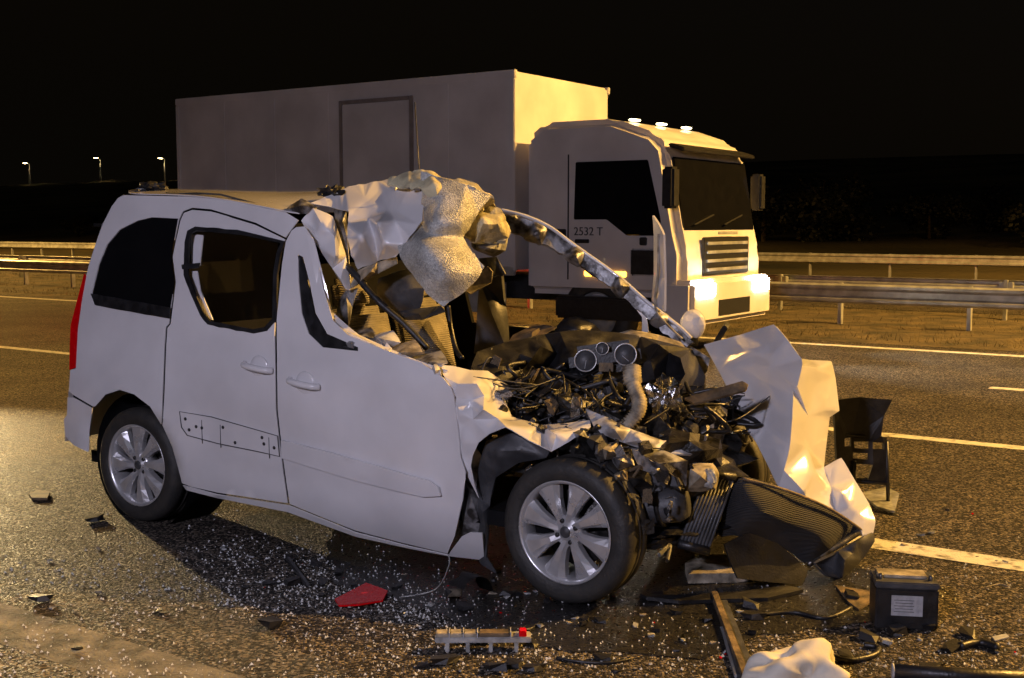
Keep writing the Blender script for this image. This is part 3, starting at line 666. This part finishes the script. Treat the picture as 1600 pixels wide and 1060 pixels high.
# cabin
def seat(px, py, yl):
    c = P(px, py, yl); s = empty('seat', (c.x, yl, 0)); s.parent = VP
    box('seat_back', (-.02, 0, .92), (.13, .48, .62), fabric, s, eul(0, -14, 0), .05, True)
    box('cushion', (.25, 0, .58), (.5, .5, .16), fabric, s, None, .05, True)
    box('headrest', (-.12, 0, 1.29), (.09, .27, .18), fabric, s, eul(0, -10, 0), .035, True)
seat(575, 500, .48); seat(668, 515, 1.25)
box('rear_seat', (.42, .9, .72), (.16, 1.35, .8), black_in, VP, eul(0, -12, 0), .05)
sheet('far_center_pillar', [(752, 440, 1.45), (785, 428, 1.45), (790, 480, 1.5), (794, 552, 1.52), (742, 552, 1.5), (748, 500, 1.48)], [(770, 490, 1.38)], greyp, VP, .5, 2, .03)
tube('seat_belt', spline([P(700, 478, .9), P(704, 510, .9), P(712, 545, .85), P(722, 560, .8)]), .014, blackp, VP)
# dashboard
sheet('dashboard', [(735, 575, .3), (745, 552, .4), (790, 538, .7), (850, 525, .9), (905, 518, 1.05), (960, 522, 1.2), (1000, 528, 1.35), (1080, 548, 1.5), (1100, 590, 1.35), (1090, 640, 1.15), (1000, 640, .9), (900, 650, .6), (830, 650, .4), (770, 610, .25)],
      [(830, 560, .55), (900, 560, .72), (980, 580, .9), (1040, 590, 1.1), (860, 610, .4), (950, 620, .7)], blackp, VP, 1.0, 1, .02, .16, 12, 40)
sheet('dashboard_cover', [(800, 524, 1.0), (835, 508, 1.15), (850, 508, 1.15), (870, 512, 1.1), (830, 535, .9), (790, 545, .8)], [(832, 520, .95)], rusty, VP, .6, 1)
sheet('dashboard_cover', [(862, 522, 1.1), (880, 500, 1.2), (905, 495, 1.25), (930, 510, 1.25), (945, 525, 1.2), (905, 530, 1.1)], [(900, 510, 1.1)], blackp, VP, .5, 2, .012)
sheet('dash_insulation', [(955, 525, 1.35), (985, 515, 1.4), (1030, 524, 1.5), (1065, 535, 1.55), (1072, 546, 1.5), (1020, 542, 1.4), (980, 535, 1.3)], [(1010, 530, 1.3)], beige, VP, .6, 1)
ic = P(945, 560, .72); clu = empty('instrument_cluster', ic); clu.parent = VP
cd = (O_L-ic).normalized(); ux = Vector((0, 0, 1)).cross(cd).normalized(); uz = cd.cross(ux)
clu.rotation_euler = Matrix((ux, -cd, uz)).transposed().to_euler()
k = ic.y; pm = (O_L-ic).length/F
bm = bmesh.new(); add_box(bm, (0, .055, 0), (114*pm, .11, 48*pm), eul(0, -8, 0), .05); bmo('cluster_hood', bm, blackp, clu)
for dx, dy, rr_ in ((-30, -4, 17.5), (-4, 15, 10), (32, 6, 17.5)):
    gd = lathe('gauge', [(0, -.004), (rr_*pm*.93, -.004), (rr_*pm*.93, .01)], greyp, clu, 28); gd.location = (dx*pm, -.004, dy*pm)
    lathe('gauge_ring', [(rr_*pm*.9, -.008), (rr_*pm, -.012), (rr_*pm*1.02, .004), (rr_*pm*.9, .004)], alloy, gd, 28, True)
    box('needle', (0, -.007, -rr_*pm*.35), (.0025, .002, rr_*pm*.75), label, gd, eul(0, 10 if dx < 0 else 130, 0))
box('cluster_display', (2*pm, -.004, -14*pm), (22*pm, .012, 14*pm), rusty, clu, None, .002)
# corrugated hose
hp = spline([P(987, 574, .5), P(989, 600, .46), P(999, 628, .42), P(994, 648, .38), P(976, 668, .34)], 12)
tube('corrugated_hose', hp, [(.040 if i % 2 else .027)*(1.12 if i < 12 else .9) for i in range(len(hp))], beige, VP, 14)
# engine: an irregular block with many torn pieces on and round it
bm = bmesh.new(); bmesh.ops.create_icosphere(bm, subdivisions=4, radius=1)
for q in bm.verts:
    k = 1+.5*noise.noise(q.co*3)+.25*noise.noise(q.co*8); q.co = Vector((2.72+q.co.x*.5*k, .78+q.co.y*.58*k, .52+q.co.z*.28*k))
eng = bmo('engine_block', bm, greasy, VP)
protos = []
for s in range(9):
    r2 = random.Random(50+s); bm = bmesh.new()
    if s < 3: bmesh.ops.create_cube(bm, size=1); bmesh.ops.bevel(bm, geom=bm.edges[:], offset=.12, segments=1, affect='EDGES')
    elif s < 5: bmesh.ops.create_cone(bm, cap_ends=True, segments=12, radius1=.5, radius2=.42, depth=1.1)
    elif s < 7:
        bmesh.ops.create_grid(bm, x_segments=3, y_segments=3, size=.6)
    else: add_tube(bm, spline([(r2.uniform(-.8, .8), r2.uniform(-.5, .5), r2.uniform(-.5, .5)) for _ in range(4)]), .1 if s == 7 else .16, 7)
    for q in bm.verts: q.co += Vector((r2.uniform(-1, 1), r2.uniform(-1, 1), r2.uniform(-1, 1)))*(.12 if s < 7 else .01)
    if s in (5, 6): bmesh.ops.solidify(bm, geom=bm.faces[:], thickness=.05)
    bmesh.ops.recalc_face_normals(bm, faces=bm.faces); me = bpy.data.meshes.new('engine_fragment'); bm.to_mesh(me); bm.free(); protos.append(me)
ms = [greasy, greasy, blackp, blackp, metal, rusty, greyp, primer]
variants = {}
def frag(name, s_, m, loc, sc):
    if (s_, m.name) not in variants:
        me = protos[s_].copy(); me.materials.clear(); me.materials.append(m); variants[(s_, m.name)] = me
    o = link(name, variants[(s_, m.name)], None, VP); o.location = loc; o.rotation_euler = (rnd.uniform(0, 6), rnd.uniform(0, 6), rnd.uniform(0, 6)); o.scale = sc
def bay():
    u = rnd.random(); x = 2.1+.98*u; y = rnd.uniform(.14, 1.4)
    if x > 2.9 and y < .55: x -= .35
    top = .97-.2*u-.12*max(0, .4-y)/.4
    z = top-abs(rnd.gauss(0, .12))
    if y < .3 and x > 2.35: z = rnd.uniform(.5, .76)
    return x, y, max(.35, z)
for i in range(260):
    k = rnd.uniform(.02, .07); frag('engine_fragment', rnd.choice([0, 1, 2, 3, 4, 3, 4, 7, 8, 8]), rnd.choice([greasy, greasy, greasy, blackp, blackp, metal, greyp, rusty]), bay(), (k*rnd.uniform(.7, 1.7), k*rnd.uniform(.4, 1), k*rnd.uniform(.3, .8)))
for i in range(290):
    k = rnd.uniform(.02, .10); frag('torn_sheet', rnd.choice([5, 6]), rnd.choice([greasy, greasy, blackp, blackp, blackp, primer, metal, rusty, foil, beige]), bay(), (k*rnd.uniform(.6, 1.6), k*rnd.uniform(.3, .8), k))
for i in range(150):
    x, y, z = bay(); y = max(y, .36); L_ = rnd.uniform(.08, .26)
    pts = [(x+rnd.uniform(-L_, L_), y+rnd.uniform(-L_, L_), z+.04+rnd.uniform(-.1, .06)) for _ in range(4)]
    tube('cable', spline(pts), rnd.choice([.003, .004, .006, .011]), rnd.choice([blackp, blackp, blackp, greyp, greasy]), VP, 6)
for nm, c, r_, m in (('gearbox', (2.98, .52, .45), (.2, .24, .2), greasy), ('alternator', (3.02, .34, .52), (.12, .1, .12), greyp), ('subframe', (2.95, .8, .28), (.3, .6, .1), blackp)):
    bm = bmesh.new(); bmesh.ops.create_icosphere(bm, subdivisions=4, radius=1)
    for q in bm.verts:
        k = 1+.3*noise.noise(q.co*2.5+Vector(c))+.2*noise.noise(q.co*7); q.co = Vector((q.co.x*r_[0]*k, q.co.y*r_[1]*k, q.co.z*r_[2]*k))
    bmo(nm, bm, m, VP).location = c
for i in range(70):
    k = rnd.uniform(.02, .06); frag('bracket_piece', rnd.choice([0, 3, 4, 5, 6, 8]), rnd.choice([greasy, blackp, metal, primer, rusty]), (rnd.uniform(2.85, 3.2), rnd.uniform(.12, .5), rnd.uniform(.28, .72)), (k*rnd.uniform(.7, 1.8), k, k*rnd.uniform(.3, .9)))
lump('foil_heat_shield', 1035, 628, .62, .10, .11, foil, VP, 5, rough=.6)
sheet('bent_bracket', [(1070, 624, .7), (1160, 597, .75), (1169, 603, .75), (1166, 611, .72), (1085, 632, .66)], [], rusty, VP, .9, 1, .015)
sheet('cross_member', [(915, 640, .3), (945, 652, .3), (985, 672, .32), (1035, 690, .38), (1080, 690, .5), (1097, 700, .5), (1080, 712, .42), (1030, 708, .32), (975, 692, .26), (930, 672, .22)], [(1000, 688, .2), (960, 670, .2)], paint_in, VP, .6, 2, .01, .04, 6, 6)
sheet('engine_mount', [(985, 700, .22), (1040, 705, .25), (1075, 720, .28), (1072, 760, .26), (1040, 745, .2), (1000, 735, .18)], [(1030, 725, .12)], primer, VP, .7, 1)
hl = sheet('smashed_headlight', [(1072, 730, .36), (1112, 728, .42), (1119, 740, .42), (1116, 762, .4), (1072, 766, .32)], [(1095, 745, .26)], beige, VP, .8, 1, .03)
lump('headlight_lens', 1108, 748, .33, .032, .045, clear, hl, 4, rough=.2)
mo = P(1033, 790, .3); mt_ = lathe('starter_motor', [(0, -.12), (.075, -.12), (.08, -.1), (.08, .08), (.06, .12), (0, .12)], greyp, VP, 20, axis='z'); mt_.location = mo; mt_.rotation_euler = (0, R(80), R(10))
lathe('motor_flange', [(.09, -.01), (.095, .01), (0, .01), (0, -.01)], greasy, mt_, 20, axis='z')
# intercooler with tubes, radiator bowed forward
icq = [P(1100, 742, .52), P(1147, 748, .6), P(1106, 862, .42), P(1058, 850, .34)]
bm = bmesh.new(); nrm = (icq[1]-icq[0]).cross(icq[3]-icq[0]).normalized()
if nrm.y > 0: nrm = -nrm
inter = finish(mk('intercooler', icq, [(0, 1, 2, 3)], blackp, VP), .04)
for k in range(9):
    t = (k+.5)/9; a = icq[0].lerp(icq[1], t)+nrm*.025; b = icq[3].lerp(icq[2], t)+nrm*.025; tube('cooling_tube', [a, b], .0075, greyp, inter, 6)
tube('tank', [icq[0]+nrm*.02, icq[1]+nrm*.02], .022, blackp, inter); tube('tank', [icq[3]+nrm*.02, icq[2]+nrm*.02], .022, blackp, inter)
rad = sheet('radiator', [(1150, 752, .6), (1165, 748, .62), (1230, 768, .8), (1290, 793, 1.0), (1330, 818, 1.15), (1346, 828, 1.2), (1300, 858, 1.05), (1262, 882, .95), (1240, 862, .9), (1200, 838, .78), (1150, 832, .62), (1125, 838, .56), (1128, 800, .56)],
      [(1180, 795, .5), (1230, 815, .68), (1280, 835, .85)], mesh_black, VP, .3, 2, .03)
tube('radiator_edge', spline([P(1160, 748, .58), P(1230, 767, .74), P(1290, 792, .94), P(1330, 817, 1.1), P(1346, 829, 1.16)]), .008, rusty, rad, 6)
tube('radiator_tank', spline([P(1346, 829, 1.17), P(1310, 852, 1.05), P(1262, 883, .92)]), .016, metal, rad, 8)
sheet('front_beam', [(1270, 880, .9), (1310, 862, 1.0), (1362, 832, 1.2), (1366, 845, 1.2), (1345, 875, 1.15), (1315, 905, 1.05), (1290, 900, .95)], [(1320, 875, .92)], greyp, VP, .7, 2, .012, .04, 8, 4)
sheet('undertray', [(1130, 850, .5), (1170, 832, .6), (1215, 850, .75), (1262, 890, .85), (1255, 915, .8), (1150, 905, .5)], [(1190, 875, .64)], blackp, VP, .9, 1, .01)
# bonnet
sheet('bonnet', [(1100, 539, 1.6), (1155, 524, 1.5), (1210, 506.5, 1.32), (1230, 530, 1.25), (1252.5, 561, 1.22), (1270, 563.5, 1.45), (1299, 564.7, 1.6), (1305, 590.5, 1.6), (1311, 642, 1.58), (1296, 652, 1.5), (1291, 692, 1.45), (1287, 729, 1.42), (1305, 773, 1.3), (1305, 799, 1.2), (1260, 779, 1.02), (1241.5, 774, .98), (1216.6, 762, .95), (1198, 723, 1.05), (1182, 692, 1.12), (1164, 667, 1.2), (1143.5, 620, 1.32), (1123, 579.6, 1.48)],
      [(1254, 572, 1.18), (1246, 604, 1.12), (1238, 654, 1.04), (1235, 695, 1.0), (1271, 738, 1.12), (1254, 766, .98), (1275, 600, 1.36), (1285, 640, 1.40), (1262, 650, 1.24), (1180, 570, 1.34), (1170, 610, 1.3), (1205, 640, 1.14), (1215, 700, 1.02), (1260, 700, 1.2), (1280, 690, 1.36), (1225, 735, .95), (1240, 608, 1.13)], paint, VP, .95, 2, .004, .018, 21, 7)
sheet('torn_wing', [(1314.7, 715, 1.45), (1287, 731, 1.4), (1297, 760, 1.3), (1306, 800, 1.2), (1330, 818, 1.14), (1346, 830, 1.15), (1352, 862, 1.15), (1363, 838, 1.2), (1368, 815, 1.25), (1358, 788, 1.32), (1335, 750, 1.4)], [(1315, 770, 1.24), (1340, 800, 1.2)], paint, VP, .9, 2, .004, .02, 22, 3)
box('bonnet_hinge', P(1128, 520, 1.6), (.03, .06, .12), blackp, VP, eul(25, 30, 20), .006)
# crumpled front wing on the near side
sheet('front_wing', [(681, 570, .1), (710, 573, .16), (734, 579, .2), (762, 580, .3), (796, 604, .36), (790, 630, .22), (800, 652, .2), (846, 665, .2), (885, 662, .22), (922, 657, .26), (923, 668, .22), (890, 690, .08), (862, 706, .02), (825, 688, .0), (790, 667, -.02), (765, 678, -.02), (748, 692, .0), (739, 712, .02), (736, 729, .03), (742, 760, .05), (748, 778, .06), (735, 752, .05), (727, 735, .03), (717, 712, .03), (711, 660, .02), (708, 622, .02), (695, 590, .04)],
      [(745, 600, .05), (765, 605, .18), (720, 645, .0), (735, 625, .08), (755, 640, -.03), (778, 655, .04), (830, 672, .06), (870, 680, .05), (725, 690, .0), (715, 600, .02), (775, 620, .24)], paint, VP, .9, 2, .004, .025, 4, 7)
sheet('wing_liner', [(775, 605, .35), (798, 605, .4), (830, 640, .4), (848, 664, .3), (800, 655, .28), (782, 640, .3)], [(810, 640, .45)], blackp, VP, .6, 1, .01)
sheet('wheel_arch_liner', [(760, 690, .1), (800, 676, .1), (862, 700, .1), (855, 715, .12), (810, 722, .12), (775, 745, .12), (765, 790, .12), (760, 872, .12), (775, 895, .14), (750, 880, .14), (742, 800, .14), (748, 730, .12)], [(780, 705, .03), (755, 800, .06)], greyp, VP, .5, 2, .01, .02, 5, 5)
sheet('door_pillar_metal', [(722, 740, .12), (745, 700, .12), (757, 720, .14), (752, 780, .14), (755, 835, .14), (715, 842, .12)], [(738, 780, .04)], primer, VP, .7, 1)
for i, q in enumerate([(880, 690), (900, 700), (930, 690), (950, 705), (970, 720), (905, 680), (940, 730), (965, 745)]):
    sheet('torn_metal', [(q[0]-18, q[1]-8, .2), (q[0]+14, q[1]-14, .25), (q[0]+22, q[1]+8, .2), (q[0]-4, q[1]+14, .15)], [(q[0], q[1], .06)], [primer, metal, greyp, beige][i % 4], VP, .9, 1, .006)
# wheels
def wheel(loc):
    wo = empty('wheel', loc); wo.parent = VP
    lathe('tyre', [(.222, .03), (.226, .008), (.245, -.004), (.285, -.008), (.306, .004), (.319, .022), (.3235, .045), (.3235, .085), (.317, .088), (.317, .094), (.3235, .097), (.3235, .115), (.317, .118), (.317, .124), (.3235, .127), (.3235, .17), (.312, .195), (.28, .205), (.222, .19)], rubber, wo, 72, True)
    rim = lathe('rim', [(.226, .008), (.232, .0), (.224, .002), (.214, .014), (.208, .05), (.2, .18), (.226, .19)], alloy, wo, 64, cap=False)
    lathe('brake_disc', [(0, .12), (.17, .12), (.17, .14), (0, .14)], greasy, wo, 32)
    for k in range(8):
        th_ = k*math.pi/4+.2; v = []; st = [(.040, .020, .026), (.085, .022, .012), (.14, .034, .012), (.19, .052, .016), (.218, .064, .018)]
        for r_, hw, yy in st:
            tw = -.25*(r_-.04)
            for sgn, dy in ((-1, .022), (-.55, 0), (.45, -.003), (1, .016), (1, .05), (-1, .05)):
                an = th_+tw/ max(r_, .05)*.8; c_, s_ = math.cos(an), math.sin(an); tt = sgn*hw
                v.append((c_*r_-s_*tt, yy+dy, s_*r_+c_*tt))
        f = [(a*6+b, a*6+(b+1) % 6, (a+1)*6+(b+1) % 6, (a+1)*6+b) for a in range(4) for b in range(6)]
        mk('spoke', v, f, alloy, rim, False)
    lathe('hub', [(0, .016), (.03, .014), (.034, .024), (.062, .026), (.07, .04), (.07, .1), (0, .1)], alloy, rim, 32)
    lathe('centre_cap', [(0, .008), (.022, .009), (.027, .015), (.027, .02)], greyp, rim, 24)
    for k in range(4):
        an = k*math.pi/2+.78; b_ = lathe('wheel_bolt', [(0, .018), (.009, .018), (.013, .028)], blackp, rim, 10); b_.location = (.05*math.cos(an), 0, .05*math.sin(an))
    return wo
w1 = wheel((0, 0, .322)); w2 = copy_tree(w1, VP); w2.location = (WB, .0, .322); w2.rotation_euler = (0, R(20), 0)
for x in (0, WB): wq = copy_tree(w1, VP); wq.location = (x, 1.56, .322); wq.rotation_euler = (0, 0, math.pi); wq.location.y = 1.76
tube('loose_wire', spline([P(701, 868, .0), P(701, 885, -.05), Vector((P(690, 905, -.2).x, -.25, .05)), Vector((P(665, 915, -.2).x-.05, -.33, .012))]), .003, clear, VP, 5)

# ------------------------------------------------------------------ debris lying on the road (things of their own)
def put(o, px, py, rz=0, z=0.0): o.location = G(px, py)+Vector((0, 0, z)); o.rotation_euler.z = R(rz); return o
# battery
bt = empty('car_battery'); put(bt, 1416, 984, -9)
box('case', (0, .09, .085), (.25, .175, .17), blackp, bt, None, .006); box('lid', (0, .09, .184), (.256, .18, .026), greyp, bt, None, .005)
box('top_cover', (-.01, .11, .203), (.2, .1, .014), beige, bt, None, .004); box('label_plate', (.0, .0005, .10), (.125, .003, .085), label, bt)
for x in (-.1, .1): lathe('terminal', [(.011, 0), (.009, .022), (0, .022)], metal, bt, 10, axis='z').location = (x, .05, .197)
for k in range(5): box('print_line', (-.012, -.0018, .075+k*.012), (.08-.01*(k % 2), .001, .002), greyp, bt)
tag(bt, 'black car battery with grey paper label standing on the asphalt', 'battery')
# red lens
def slab(name, pts, th, m, lbl, cat, bump=.0, group=None):
    g0 = sum((G(*p) for p in pts), Vector())/len(pts); v = []; n = len(pts)
    for z in (.004, th):
        for i, p in enumerate(pts): q = G(*p)-g0; v.append((q.x, q.y, z+bump*((i*37) % 5)/5))
    f = [tuple(range(n))[::-1], tuple(range(n, 2*n))]+[(i, (i+1) % n, n+(i+1) % n, n+i) for i in range(n)]
    o = mk(name, v, f, m); o.location = g0; return tag(o, lbl, cat, group)
slab('tail_light_lens', [(523, 940), (572, 916), (606, 930), (598, 943), (560, 951), (530, 950)], .012, redlens, 'broken red tail light lens lying on the dark asphalt', 'lens', .012)
# lamp strip
ls = empty('interior_lamp_strip'); put(ls, 755, 1018, 1)
pw = .375; box('tray', (0, .02, .05), (pw, .075, .022), clear, ls, None, .004)
for i, (x0, wd) in enumerate(((-.16, .05), (-.105, .05), (-.05, .05), (.045, .12))): box('lamp_cell', (x0, .015, .068), (wd, .055, .016), beige if i != 3 else rusty, ls, None, .003); box('cell_wall', (x0+wd/2+.003, .015, .07), (.004, .06, .022), label, ls)
box('end_block', (.155, .015, .07), (.03, .05, .025), redlens, ls, None, .004)
for x in (-.14, -.06, .03, .13): box('foot', (x, .0, .02), (.016, .03, .04), clear, ls, None, .003)
tag(ls, 'clear plastic lamp strip with square cells lying on the road', 'lamp strip')
# airbag cloth heap
bm = bmesh.new(); bmesh.ops.create_icosphere(bm, subdivisions=5, radius=1)
for q in bm.verts:
    k = 1.05+.5*noise.noise(q.co*1.3+Vector((4, 1, 2)))-.3*abs(noise.noise(q.co*1.9+Vector((0, 3, 0)))); z = q.co.z*.13*k
    q.co = Vector((q.co.x*.19*k, q.co.y*.15*k, max(0, z+.07)))
ab = bmo('airbag', bm, cloth, None, True); put(ab, 1244, 1086); ab.scale = (.9, .9, .9)
tag(ab, 'crumpled cream airbag cloth heaped on the asphalt', 'airbag')
tp = lump('airbag_tip', 0, 0, 0, .02, .035, cloth, ab, 3); tp.location = (.13, .05, .15)
# pipe, planks, hose
pp = [G(1395, 1049, .03), G(1500, 1056, .03), G(1660, 1062, .03)]
o = tube('black_pipe', [p-pp[0] for p in pp], .028, blackp, None, 14); o.location = pp[0]; tag(o, 'straight black plastic pipe lying on the asphalt beside the airbag', 'pipe')
lathe('pipe_mouth', [(.020, -.004), (.028, -.004), (.029, .004), (.020, .004)], label, o, 14).rotation_euler.z = R(80)
def beam(name, a, b, wd, h, m, lbl, cat):
    A, B = G(*a), G(*b); c = (A+B)/2; u = (B-A).normalized(); o = empty(name, c, math.atan2(u.y, u.x)); L_ = (B-A).length
    box('flange', (0, 0, h/2+.004), (L_, wd*.4, h), m, o, None, .003); box('web', (0, wd*.35, .008+.004), (L_, wd*.6, .012), greyp, o, None, .002)
    return tag(o, lbl, cat)
beam('trim_beam', (1112, 925), (1168, 1075), .075, .03, rusty, 'long brown flat trim beam reaching out from under the wreck', 'beam')
beam('trim_strip', (1128, 985), (1150, 1062), .03, .014, galv, 'grey metal strip lying alongside the brown trim beam', 'strip')
beam('door_strip', (447, 876), (478, 919), .03, .012, blackp, 'narrow black ribbed strip lying beside the red lens', 'strip')
slab('beige_panel', [(1070, 895), (1095, 884), (1170, 888), (1240, 893), (1232, 905), (1150, 912), (1075, 916)], .05, beige, 'dusty beige bumper panel lying under the radiator', 'panel', .02)
slab('bumper_fragment', [(1000, 934), (1060, 938), (1150, 934), (1230, 922), (1255, 930), (1200, 941), (1060, 947), (1010, 942)], .02, blackp, 'long black bumper fragment under the front of the wreck', 'bumper', .01)
slab('brown_plate', [(1305, 918), (1368, 930), (1362, 945), (1342, 957), (1325, 945)], .012, rusty, 'brown pointed plate lying beside the car battery', 'plate', .006)
slab('lens_fragment', [(1345, 775), (1385, 768), (1405, 780), (1398, 805), (1370, 800)], .02, clear, 'cloudy clear lens fragment behind the torn wing', 'lens', .02)
# grille fragment standing beyond the bonnet
ge = empty('grille_fragment', G(1350, 790)); 
def gq(px, py): 
    r = ray(px, py); t = (G(1350, 790).y)/r.y; return r*t+Vector((0, 0, CAMZ))-G(1350, 790)
ov, t3, _ = fill([(1300, 625), (1345, 621), (1395, 626), (1380, 650), (1375, 680), (1388, 690), (1390, 755), (1330, 752), (1305, 720)], [[(1318, 685), (1330, 684), (1330, 698), (1318, 698)], [(1336, 690), (1356, 690), (1356, 702), (1336, 701)], [(1362, 690), (1380, 692), (1380, 702), (1362, 701)], [(1333, 708), (1355, 708), (1355, 718), (1333, 717)], [(1335, 725), (1362, 725), (1355, 748), (1336, 748)]])
finish(mk('grille_panel', [gq(p.x, p.y)+Vector((0, .02*math.sin(p.x*.1), 0)) for p in ov], t3, blackp, ge), .02)
for a, b in (((1318, 680), (1385, 684)), ((1330, 752), (1390, 756)), ((1335, 720), (1335, 790)), ((1385, 690), (1388, 790))): tube('grille_rib', [gq(*a), gq(*b)], .012, blackp, ge, 6)
tag(ge, 'black broken grille frame with open cells standing beyond the bonnet', 'grille')
# curved duct scraps and bent pieces
for i, (px, py, s, lbl) in enumerate([(735, 930, 1, 'curled black duct scrap lying in front of the front wheel'), (712, 938, .5, 'small pale curled strip beside the duct scrap'), (1075, 1003, .35, 'small curved scrap lying between the beams')]):
    bm = bmesh.new(); n = 14; vs = []
    for j in range(n+1):
        a = 2.6*j/n; vs.append([bm.verts.new((.09*s*math.cos(a), yy*s, .09*s*math.sin(a)+.005)) for yy in (-.05, .05+.02*math.sin(j))])
    for j in range(n): bm.faces.new((vs[j][0], vs[j][1], vs[j+1][1], vs[j+1][0]))
    bmesh.ops.solidify(bm, geom=bm.faces[:], thickness=.004)
    o = bmo('duct_scrap', bm, [blackp, beige, blackp][i], None, True); put(o, px, py, 40+i*50); tag(o, lbl, 'scrap')
# countable scattered scraps
def shard_mesh(seed, flat):
    r2 = random.Random(seed); n = r2.randint(4, 6); v = []
    for z in (0, 1):
        for i in range(n):
            a = i*6.28/n+r2.uniform(-.3, .3); r_ = r2.uniform(.5, 1); v.append((r_*math.cos(a), r_*.6*math.sin(a), z*flat*r2.uniform(.5, 1.5)+(.3*flat*r_*math.cos(a))+.3*flat))
    f = [tuple(range(n))[::-1], tuple(range(n, 2*n))]+[(i, (i+1) % n, n+(i+1) % n, n+i) for i in range(n)]
    me = bpy.data.meshes.new('shard'); me.from_pydata(v, [], f); return me
sm = [shard_mesh(i, .25) for i in range(6)]
kinds = [('plastic_scrap', blackp, 'black plastic scrap scattered on the asphalt', 'scraps of black plastic', 110, (.012, .085)),
         ('pale_shard', clear, 'pale plastic shard scattered on the asphalt', 'pale plastic shards', 70, (.008, .04)),
         ('metal_scrap', beige, 'dusty beige metal scrap scattered on the asphalt', 'beige metal scraps', 30, (.01, .03)),
         ('red_chip', redlens, 'small red lens chip scattered on the asphalt', 'red lens chips', 12, (.006, .018))]
for nm, m, lbl, grp, cnt, (s0, s1) in kinds:
    mm = []
    for q in sm: c = q.copy(); c.materials.append(m); mm.append(c)
    for i in range(cnt):
        u = rnd.random()
        if u < .55: px, py = rnd.uniform(650, 1600), rnd.uniform(925, 1055)
        elif u < .8: px, py = rnd.uniform(380, 800), rnd.uniform(870, 1000)
        elif u < .9: px, py = rnd.uniform(1380, 1600), rnd.uniform(760, 920)
        else: px, py = rnd.uniform(20, 400), rnd.uniform(770, 1040)
        o = link(nm, mm[i % 6]); k = s0+(s1-s0)*rnd.random()**2.2; o.scale = (k, k, k); put(o, px, py, rnd.uniform(0, 360), .002); tag(o, lbl, nm.split('_')[-1], grp)
for lbl, pts, r_ in (('looped black rubber hose lying between the battery and the airbag', [(1290, 1022), (1325, 1032), (1365, 1024), (1372, 1012), (1350, 1008)], .012),
                     ('thin black cable curling below the oil patch', [(870, 1028), (905, 1034), (950, 1036), (985, 1030)], .006),
                     ('bent black rubber seal under the front bumper fragment', [(1180, 962), (1240, 957), (1290, 966), (1330, 950)], .01),
                     ('short thick black hose right of the battery', [(1500, 1010), (1530, 1004), (1560, 1012)], .016),
                     ('thin pale wire curling right of the battery', [(1540, 918), (1560, 913), (1575, 916)], .003)):
    q = spline([G(a, b, r_) for a, b in pts]); o = tube('rubber_hose' if r_ > .008 else 'loose_cable', [p-q[0] for p in q], r_, blackp if 'pale' not in lbl else beige, None, 8); o.location = q[0]; tag(o, lbl, 'hose' if r_ > .008 else 'cable')
slab('flat_scrap', [(45, 776), (60, 770), (78, 774), (74, 783), (50, 783)], .02, rusty, 'flat brown scrap lying left of the rear wheel', 'scrap')
slab('white_scrap', [(1550, 998), (1572, 993), (1577, 998), (1555, 1004)], .008, label, 'white paper-like scrap right of the battery', 'scrap')
# glass crumbs: uncountable
cv = []; cf = []
for _ in range(22000):
    if rnd.random() < .6: px, py = rnd.uniform(-20, 1620), 840+230*rnd.random()**.8
    else: px, py = rnd.gauss(560, 190), rnd.gauss(910, 45)
    p = G(px, py) if py > 700 else None
    if p is None: continue
    dn = .5+.9*noise.noise(p*1.6)+.5*noise.noise(p*5.5)
    if rnd.random() > dn*.8: continue
    s = .0012+.0065*rnd.random()**3.2; b = len(cv)
    for q in ((1, 0, -.4), (-.5, .87, -.4), (-.5, -.87, -.4), (0, 0, 1)): cv.append(p+Vector((q[0]*s+rnd.uniform(-s, s)*.4, q[1]*s, q[2]*s+s*.5)))
    cf += [(b, b+1, b+3), (b+1, b+2, b+3), (b+2, b, b+3)]
tag(mk('glass_crumbs', cv, cf, mat('glass_crumb', (.8, .82, .8), .1, n_scale=200, n_amt=.3)), 'crumbs of broken glass strewn over the asphalt round the wreck', 'glass crumbs', kind='stuff')
# oil and coolant that ran out under the engine
ol = []
for i in range(60):
    a = i*2*math.pi/60; r_ = 1+.28*noise.noise(Vector((math.cos(a)*1.5, math.sin(a)*1.5, 3)))+.1*noise.noise(Vector((math.cos(a)*6, math.sin(a)*6, 1)))
    ol.append(VM @ Vector((2.5+1.5*r_*math.cos(a), .6+.95*r_*math.sin(a), .004)))
tag(mk('oil_spill', ol, [tuple(range(60))], oil), 'dark oil and coolant spill spreading under the wreck', 'spill', kind='stuff')
